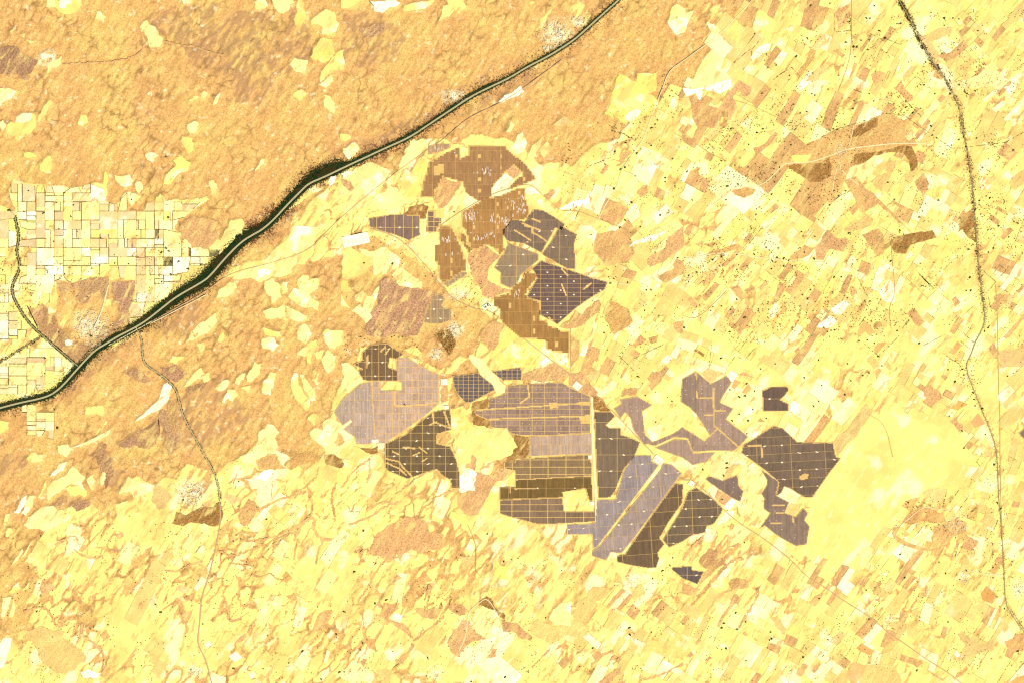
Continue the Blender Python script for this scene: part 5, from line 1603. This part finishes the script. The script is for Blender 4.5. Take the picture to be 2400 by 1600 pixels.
for fi, fm in enumerate(FARMS):
    P0 = farm_polys[fi]
    cen = P0.mean(0); cw = wx(cen[None])[0]
    root = bpy.data.objects.new('solar_farm', None)
    link(root, None, (cw[0], cw[1], 0))
    tag(root, fm['l'], 'solar farm', 'solar farms of the park')
    me, loc = prism_mesh('graded_pad', grow(P0, 1.6), 0, 3.0, m_pad, rgb((.50, .315, .105), .3, .04))
    link(bpy.data.objects.new('graded_pad', me), root, (loc[0]-cw[0], loc[1]-cw[1], 6.2+(fi % 4)*.3))
    a = math.radians(fm.get('ang', 0)); ca, sa = math.cos(a), math.sin(a)
    R = np.array([[ca, -sa], [sa, ca]])                  # local frame -> map
    Q = (P0-cen) @ R
    holes = [(pts(h)-cen) @ R for h in fm.get('h', [])]
    trks = [(pts(t)-cen) @ R for t in fm.get('t', [])]
    bw, bh, g = fm['bw'], fm['bh'], fm['g']
    st = fm.get('step', 2); stair = 'step' in fm
    s = 2.4
    q0, q1 = Q.min(0), Q.max(0)
    ox = (q0[0]+q1[0])/2-math.ceil((q1[0]-q0[0])/2/bw)*bw; oy = (q0[1]+q1[1])/2-math.ceil((q1[1]-q0[1])/2/bh)*bh
    if q1[0]-q0[0] < bw*1.3: ox = q0[0]-1
    if q1[1]-q0[1] < bh*1.3: oy = q0[1]-1
    nbx = int(math.ceil((q1[0]-ox)/bw)); nby = int(math.ceil((q1[1]-oy)/bh))
    base = np.array(fm['c'])
    huts = []
    for bx in range(nbx):
        for by in range(nby):
            u0 = ox+bx*bw+g/2; u1 = ox+(bx+1)*bw-g/2
            v0 = oy+by*bh+g/2; v1 = oy+(by+1)*bh-g/2
            ns = max(1, int(round((u1-u0)/s))); nv = max(2, int(round((v1-v0)/(4.2 if stair else 2.0))))
            us = u0+(np.arange(ns)+.5)*(u1-u0)/ns; vs_ = v0+(np.arange(nv)+.5)*(v1-v0)/nv
            UU, VV = np.meshgrid(us, vs_, indexing='ij')
            if stair:   # stepped edges: test on a coarse grid
                UU = np.floor(UU/5)*5+2.5; 
            M = inside(Q, UU, VV)
            if not M.any(): continue
            for h in holes: M &= ~inside(h, UU, VV)
            for t in trks: M &= seg_dist(t, UU, VV) > 1.9
            if fm.get('bay') and rng.random() < .6:
                bu = u0+2.5; bv = (v0+v1)/2
                M &= ~((np.abs(UU-bu) < 2.9) & (np.abs(VV-bv) < 5.2))
            A, B, T, SI = [], [], [], []
            kb = 1+rng.normal(0, .05)
            dv = (v1-v0)/nv; du = (u1-u0)/ns
            for i in range(ns):
                m = M[i]; j = 0
                ks = kb*(1+rng.normal(0, .07))
                while j < nv:
                    if m[j]:
                        e = j
                        while e+1 < nv and m[e+1]: e += 1
                        A.append((us[i], vs_[j]-dv/2)); B.append((us[i], vs_[e]+dv/2))
                        T.append(tuple(base*ks*(1+rng.normal(0, .02, 3)))+(1,)); SI.append(i)
                        j = e+1
                    else: j += 1
            if not A: continue
            Aa = wx(np.array(A) @ R.T+cen)-cw; Ba = wx(np.array(B) @ R.T+cen)-cw; Ta = np.array(T)
            for run in np.split(np.arange(len(SI)), np.where(np.diff(SI) > 1)[0]+1):
                Aw, Bw = Aa[run], Ba[run]
                ctr = (Aw.mean(0)+Bw.mean(0))/2
                Vb, Fb = boxes(Aw-ctr, Bw-ctr, du*10*.93, 0.0, 3.0)
                if np.cross(Vb[1]-Vb[0], Vb[2]-Vb[0])[2] < 0: Fb = Fb[:, ::-1]
                me = fast_mesh('panel_block', Vb, Fb, m_panel, np.repeat(Ta[run], 8, 0))
                link(bpy.data.objects.new('panel_block', me), root, (ctr[0], ctr[1], 6.4))
            if M.mean() > .3:
                k = fm.get('st')
                if k == 1:
                    nh = max(1, int(round(bw/34)))
                    huts += [(u0+(u1-u0)*(q+.5+rng.uniform(-.08, .08))/nh, v1-.2 if (bx+by) % 2 else v0+.3, 4.2, 1.9) for q in range(nh)]
                elif k == 2: huts += [((u0+u1)/2, (v0+v1)/2, 3.6, 2.8)] if (bx+2*by) % 3 == 0 else []
                elif k == 3:
                    for uu in np.arange(u0+6, u1-3, 15.5):
                        for vv in np.arange(v0+6, v1-3, 11):
                            if rng.random() < .5: huts.append((uu+rng.uniform(-3, 3), vv+rng.uniform(-2.5, 2.5), 1.7, 1.3))
                if stair and rng.random() < .12: huts.append((u0+2, (v0+v1)/2, 2.5, 3))
    hut_me = {}
    for (hu, hv, lw, lh) in huts:
        if not inside(grow(Q, -2), np.array([hu]), np.array([hv]))[0]: continue
        if (lw, lh) not in hut_me:
            Vb, Fb = boxes(np.array([[-lw*5, 0.]]), np.array([[lw*5, 0.]]), [lh*10], 0.0, 6.0)
            # a shallow ridge along the roof
            Vb = np.vstack([Vb, [(-lw*5, 0, 8.0), (lw*5, 0, 8.0)]])
            me = bpy.data.meshes.new('inverter_station')
            me.from_pydata([tuple(v) for v in Vb], [], [(0, 1, 9, 8), (8, 9, 2, 3), (0, 4, 5, 1), (1, 5, 6, 2, 9), (2, 6, 7, 3), (3, 7, 4, 0, 8)])
            at = me.attributes.new('tint', 'FLOAT_COLOR', 'POINT'); at.data.foreach_set('color', np.tile(np.array((.66, .56, .36, 1), np.float32), len(Vb)))
            me.materials.append(m_wall); hut_me[(lw, lh)] = me
        w = wx((np.array([[hu, hv]]) @ R.T)+cen)[0]-cw
        o = bpy.data.objects.new('inverter_station', hut_me[(lw, lh)])
        o.rotation_euler = (0, 0, -a)
        link(o, root, (w[0], w[1], 7.0))
    ng = fm.get('glint', 0)
    if ng:
        h = cam_half(cw)
        Vg, Fg = [], []
        tries = 0; done = 0
        cl = [q0+(q1-q0)*rng.random(2)*np.array([1, .75]) for _ in range(max(3, ng//7))]
        while done < ng and tries < ng*30:
            tries += 1
            p = cl[rng.integers(len(cl))]+rng.normal(0, 1, 2)*np.array([9, 6])
            ln = int(rng.integers(3, 9))
            pp = p+np.stack([np.zeros(ln), np.arange(ln)*1.0], 1)
            if not inside(Q, pp[:, 0], pp[:, 1]).all(): continue
            done += 1
            wd = rng.choice([1, 1, 2])
            for k in range(wd):
                for (x, y) in pp+np.array([k, 0]):
                    w = wx((np.array([[x, y]]) @ R.T)+cen)[0]-cw
                    o_ = len(Vg)
                    for dx, dy in ((-3.2, -4.7), (3.2, -4.7), (3.2, 4.7), (-3.2, 4.7)):
                        Vg.append((w[0]+dx, w[1]+dy, 13.5-(h[0]*dx+h[1]*dy)/h[2]))
                    Fg.append((o_, o_+1, o_+2, o_+3))
        if Fg:
            o = bpy.data.objects.new('tilted_trackers', fast_mesh('tilted_trackers', np.array(Vg), np.array(Fg), m_glass))
            link(o, root); tag(o, 'panel rows turned to the sun, flashing white', kind='stuff')

# ------------------------------------------------------------------ substations
for (t, x, y, w, h, ang, lab) in YARDS:
    c = pts('%s:%d,%d' % (t, x, y))[0]; cw = wx(c[None])[0]
    root = bpy.data.objects.new('substation', None)
    link(root, None, (cw[0], cw[1], 0)); root.rotation_euler = (0, 0, -math.radians(ang))
    tag(root, lab, 'substation', 'substations of the park')
    def bar(name, x0, y0, x1, y1, wd, z0, z1, colr, mat):
        Vb, Fb = boxes(np.array([[x0, y0]], float), np.array([[x1, y1]], float), [wd], z0, z1)
        if np.cross(Vb[1]-Vb[0], Vb[2]-Vb[0])[2] < 0: Fb = Fb[:, ::-1]
        return link(bpy.data.objects.new(name, fast_mesh(name, Vb, Fb, mat, np.tile(np.array(colr), (8, 1)))), root)
    W, H = w*10, h*10
    bar('yard', -W/2, 0, W/2, 0, H, 5, 10.2, (.74, .68, .44, 1), m_pad)
    if 'tanks' in lab:
        for s in (-1, 1): bar('tank', s*45-32, 10, s*45+32, 10, 70, 10.3, 16, (.03, .09, .02, 1), m_leaf)
    for s in (-1, 1):
        bar('fence', -W/2, s*H/2, W/2, s*H/2, 5, 6, 12.5, (.50, .36, .16, 1), m_wall)
        bar('fence', s*W/2, -H/2, s*W/2, H/2, 5, 6, 12.4, (.50, .36, .16, 1), m_wall)
    k = max(2, int(w/8))
    for j in range(k):
        xx = -W/2+W*(j+.5)/k
        bar('gantry', xx, -H*.36, xx, H*.2, W/k*.16, 10.5, 17+j*.1, (.55, .47, .28, 1), m_wall)
    bar('control_building', -W*.3, H*.34, W*.1, H*.34, H*.16, 10.5, 19, (.80, .78, .66, 1), m_wall)

# ------------------------------------------------------------------ trees
_a = np.linspace(0, 2*np.pi, 7)[:6]
TV = np.vstack([np.column_stack([np.cos(_a)*.95, np.sin(_a)*.95, np.full(6, .0)]),
                np.column_stack([np.cos(_a+.5)*.8, np.sin(_a+.5)*.8, np.full(6, .62)]), [(0, 0, 1.0)]])
TF = np.array([(i, (i+1) % 6, 6+i) for i in range(6)]+[((i+1) % 6, 6+(i+1) % 6, 6+i) for i in range(6)]+[(6+i, 6+(i+1) % 6, 12) for i in range(6)])

def tree_arrays(P, rad, hgt, z, tint):
    """low crowns: P (n,2) metres, rad (n,), hgt (n,), tint (n,3)"""
    n_ = len(P)
    rr = np.asarray(rad)[:, None]*rng.uniform(.7, 1.25, (n_, 13))
    an = rng.uniform(0, 6.28, n_)
    ca_, sa_ = np.cos(an)[:, None], np.sin(an)[:, None]
    x = TV[None, :, 0]*rr; y = TV[None, :, 1]*rr
    Vt = np.stack([x*ca_-y*sa_+P[:, 0:1], x*sa_+y*ca_+P[:, 1:2], TV[None, :, 2]*np.asarray(hgt)[:, None]*rng.uniform(.85, 1.15, (n_, 13))+np.asarray(z).reshape(-1, 1)], -1)
    Ft = (TF[None]+13*np.arange(n_)[:, None, None])
    Ct = np.concatenate([np.repeat(np.asarray(tint)[:, None, :], 13, 1)*rng.uniform(.75, 1.25, (n_, 13, 1)), np.ones((n_, 13, 1))], -1)
    return Vt.reshape(-1, 3), Ft.reshape(-1, 3), Ct.reshape(-1, 4)

def tree_mass(name, P, rad, tint, label, z=0.5):
    P = np.asarray(P); n_ = len(P)
    Vt, Ft, Ct = tree_arrays(wx(P), rad, np.asarray(rad)*.9, np.full(n_, z), tint)
    o = link(bpy.data.objects.new(name, fast_mesh(name, Vt, Ft, m_leaf, Ct)))
    return tag(o, label, 'trees', kind='stuff')

GREEN = np.array((.011, .036, .011)); OLIVE = np.array((.032, .030, .008)); RUSTY = np.array((.085, .042, .014))
def leafcol(n_, g, o_, r_):
    k = rng.choice(3, n_, p=[g, o_, r_])
    return np.stack([GREEN, OLIVE, RUSTY])[k]*rng.uniform(.7, 1.3, (n_, 1))
# belt along the main canal
L = resample(smooth_line(MAIN_CANAL, 2), 1.0)
d = np.gradient(L, axis=0); d /= np.hypot(d[:, 0], d[:, 1])[:, None]; nr = np.stack([-d[:, 1], d[:, 0]], 1)
pick = rng.integers(0, len(L), 14500)
b0 = L[pick]; wl_ = np.interp(b0[:, 0], BELT[:, 0], BELT[:, 1]); wr_ = np.interp(b0[:, 0], BELT[:, 0], BELT[:, 2])
# which sign of the normal points to the north-west
sg = np.where(rng.random(len(pick)) < wl_/(wl_+wr_), 1, -1)
nw = np.sign((nr[pick]*np.array([-1, -1])).sum(1))
wd = np.where(sg > 0, wl_, wr_)
core = rng.random(len(pick)) < .74
dist = np.where(core, 2.6+rng.random(len(pick))*np.maximum(wd-2.0, .8), 2.6+wd*.8+np.abs(rng.normal(0, 10, len(pick))))
P = b0+nr[pick]*(dist*sg*nw)[:, None]+rng.normal(0, .6, b0.shape)
tm = np.where(core[:, None], leafcol(len(P), .62, .28, .10), leafcol(len(P), .04, .26, .70)*1.25)
tree_mass('canal_tree_belt', P, rng.uniform(7, 13, len(P))*np.where(core, 1.1, .75), tm, 'dense dark green tree belt lining both banks of the main canal')
# trees along the eastern canal
L = resample(smooth_line(EAST_CANAL, 2), 1.0)
d = np.gradient(L, axis=0); d /= np.hypot(d[:, 0], d[:, 1])[:, None]; nr = np.stack([-d[:, 1], d[:, 0]], 1)
pick = rng.integers(0, len(L), 5200); b0 = L[pick]
w_ = np.interp(b0[:, 1], [-300, 0, 60, 90, 170, 190, 400, 620, 660, 720, 800, 1100, 1300, 1600], [5, 6, 9, 10, 8, 5, 5, 6, 9, 8, 4, 5, 5, 4])
keep = rng.random(len(pick)) < (w_/12)*np.interp(b0[:, 1], [0, 230, 270, 650, 800], [1, 1, .6, .55, .25])*np.clip(fbm(b0[:, 0]/14, b0[:, 1]/18, 2, 33)*2.6-.5, .12, 1)
P = b0+nr[pick]*(rng.choice([-1, 1], len(pick))*(1.2+np.abs(rng.normal(0, .38, len(pick)))*w_))[:, None]
P = P[keep]
tree_mass('roadside_trees', P, rng.uniform(4, 8.5, len(P))*np.where(P[:, 1] < 200, 1.5, 1.0), leafcol(len(P), .20, .30, .50), 'dark trees lining the narrow canal on the right')
# scattered single trees of the fields
pp = np.column_stack([rng.uniform(-30, 2430, 160000), rng.uniform(-30, 1630, 160000)])
dens = tree_density(pp[:, 0], pp[:, 1])*np.clip(vnoise(pp[:, 0]/9, pp[:, 1]/9, 4)*2-.3, .1, 1)
for p in grown: dens *= ~inside(p, pp[:, 0], pp[:, 1])
dens *= ~inside(SMOOTH, pp[:, 0], pp[:, 1])
P = pp[rng.random(len(pp)) < dens*.8]
tree_mass('scattered_trees', P, rng.uniform(6.5, 14, len(P)), leafcol(len(P), .25, .40, .35), 'tiny dark trees sprinkled over the yellow fields')
# tree lines on field edges
HP = []
for s in HEDGES:
    L = resample(pts(s), .85); L = L+rng.normal(0, .35, L.shape)
    HP.append(L[rng.random(len(L)) < .75*np.clip(vnoise(L[:, 0]/5, L[:, 1]/5, 6)*2.2-.3, .15, 1)])
for a_, b_ in shelter:
    L = resample(np.array([a_, b_]), 1.0); L = L+rng.normal(0, .3, L.shape)
    HP.append(L[rng.random(len(L)) < .7])
P = np.vstack(HP)
tree_mass('hedgerow_trees', P, rng.uniform(5.5, 9.5, len(P)), leafcol(len(P), .2, .45, .35), 'thin dark lines of bushes along field edges')
# thicket by the hamlet
tp = pts('E:630,740 740,700 780,780 740,880 680,800'); q0, q1 = tp.min(0), tp.max(0)
P = q0+(q1-q0)*rng.random((900, 2)); P = P[inside(tp, P[:, 0], P[:, 1])]
tree_mass('village_thicket', P, rng.uniform(5, 9, len(P)), leafcol(len(P), .15, .5, .35), 'dark brown thicket beside the pinkish hamlet', 4)

# groves: each a thing of its own
vm = []
for k in range(10):
    bigg = k >= 5
    n_ = 16 if bigg else 8
    q = rng.normal(0, 1, (n_, 2))*np.array([15, 9] if bigg else [8, 6.5])
    Vt, Ft, Ct = tree_arrays(q, rng.uniform(9, 14, n_), rng.uniform(8, 12, n_), np.zeros(n_), leafcol(n_, .62, .33, .05))
    vm.append(fast_mesh('tree_grove', Vt, Ft, m_leaf, Ct))
LAND = [('the oval brown scrub', pts('C:1130,1020')[0]), ('the upper eastern canal', pts('C:1800,600')[0]), ('the middle eastern canal', pts('F:2020,400')[0]),
        ('the lower eastern canal', pts('F:2030,1250')[0]), ('the ringed brown village', pts('I:1850,500')[0]), ('the dark eastern solar point', pts('F:900,1350')[0]),
        ('the ragged mauve solar farm', pts('F:250,1150')[0]), ('the dotted fields', pts('F:500,215')[0]), ('the square yellow field', pts('B:2000,650')[0]),
        ('the white glaring field', pts('F:1390,440')[0]), ('the top edge', pts('C:1200,150')[0]), ('the gridded canal farmland', pts('D:600,100')[0]),
        ('the golden solar farms', pts('E:1200,500')[0]), ('the purple gridded solar farm', pts('E:1900,450')[0]), ('the southern canal branch', pts('G:1300,800')[0]),
        ('the mottled plain', pts('H:1000,800')[0]), ('the bottom edge', pts('I:500,1350')[0]), ('the bottom left corner', pts('G:900,1350')[0]),
        ('the brown wedge solar farm', pts('I:200,150')[0]), ('the main road end', pts('I:1500,1300')[0]), ('the scrubby upper left', pts('A:1100,1000')[0])]
LP = np.array([l[1] for l in LAND])
ORD = 'first second third fourth fifth sixth seventh eighth ninth tenth eleventh twelfth thirteenth fourteenth fifteenth sixteenth seventeenth eighteenth nineteenth twentieth'.split()
ORD += ['twenty-'+x for x in ORD[:9]]+['thirtieth']+['thirty-'+x for x in ORD[:9]]+['fortieth']+['forty-'+x for x in ORD[:9]]
gr = {}
for line in GROVES:
    t, rest = line.split(' ', 1)
    for tok in rest.split():
        v = tok.split(','); bigg = len(v) > 2
        c = pts('%s:%s,%s' % (t, v[0], v[1]))[0]; w = wx(c[None])[0]
        o = bpy.data.objects.new('tree_grove', vm[rng.integers(5)+(5 if bigg else 0)])
        link(o, None, (w[0], w[1], 4.5)); o.rotation_euler = (0, 0, rng.choice([.97, 1.0, -.6, .3]))
        near = LAND[int(np.argmin(np.hypot(*(LP-c).T)))][0]
        gr.setdefault(('larger' if bigg else 'tiny', near), []).append((c[0], o))
for (kind_, near), lst in gr.items():
    lst.sort(key=lambda q: q[0])
    for k, (_, o) in enumerate(lst):
        lab = '%s from left of the %s groves near %s' % (ORD[k], kind_, near) if len(lst) > 1 else '%s dark green grove near %s' % (kind_, near)
        tag(o, lab, 'grove', '%s groves near %s' % (kind_, near))

# ------------------------------------------------------------------ villages
for (t, cx, cy, rx, ry, nh, lab) in VILLAGES:
    c = pts('%s:%d,%d' % (t, cx, cy))[0]
    nh = int(nh*.75); r_ = np.sqrt(rng.random(nh))**1.2; an = rng.uniform(0, 6.283, nh)
    P = c+np.stack([r_*np.cos(an)*rx*K, r_*np.sin(an)*ry*K], 1)*(.55+.9*vnoise(np.cos(an)*2+c[0], np.sin(an)*2+c[1], 3))[:, None]
    P = c+(P-c)*(.75+.5*vnoise(P[:, 0]/6, P[:, 1]/6, 8))[:, None]
    d_ = rng.choice([0.0, math.pi/2], nh)+rng.normal(0, .25, nh)
    ln = rng.uniform(6, 14, nh)
    A = wx(P); B = A+np.stack([np.cos(d_), np.sin(d_)], 1)*ln[:, None]
    hz_ = rng.uniform(3, 6, nh)
    Vb, Fb = boxes(A, B, rng.uniform(6, 12, nh), np.full(nh, -.6), hz_+4)
    pal = np.array([(.82, .80, .68), (.70, .60, .36), (.34, .20, .11), (.10, .075, .03), (.05, .07, .025)])
    cc = pal[rng.choice(5, nh, p=[.30, .32, .22, .09, .07])]*rng.uniform(.85, 1.1, (nh, 1))
    o = bpy.data.objects.new('village_houses', fast_mesh('village_houses', Vb, Fb[:, ::-1] if np.cross(Vb[1]-Vb[0], Vb[2]-Vb[0])[2] < 0 else Fb, m_wall, np.repeat(np.column_stack([cc, np.ones(nh)]), 8, 0)))
    tag(link(o), lab, 'village', kind='stuff')
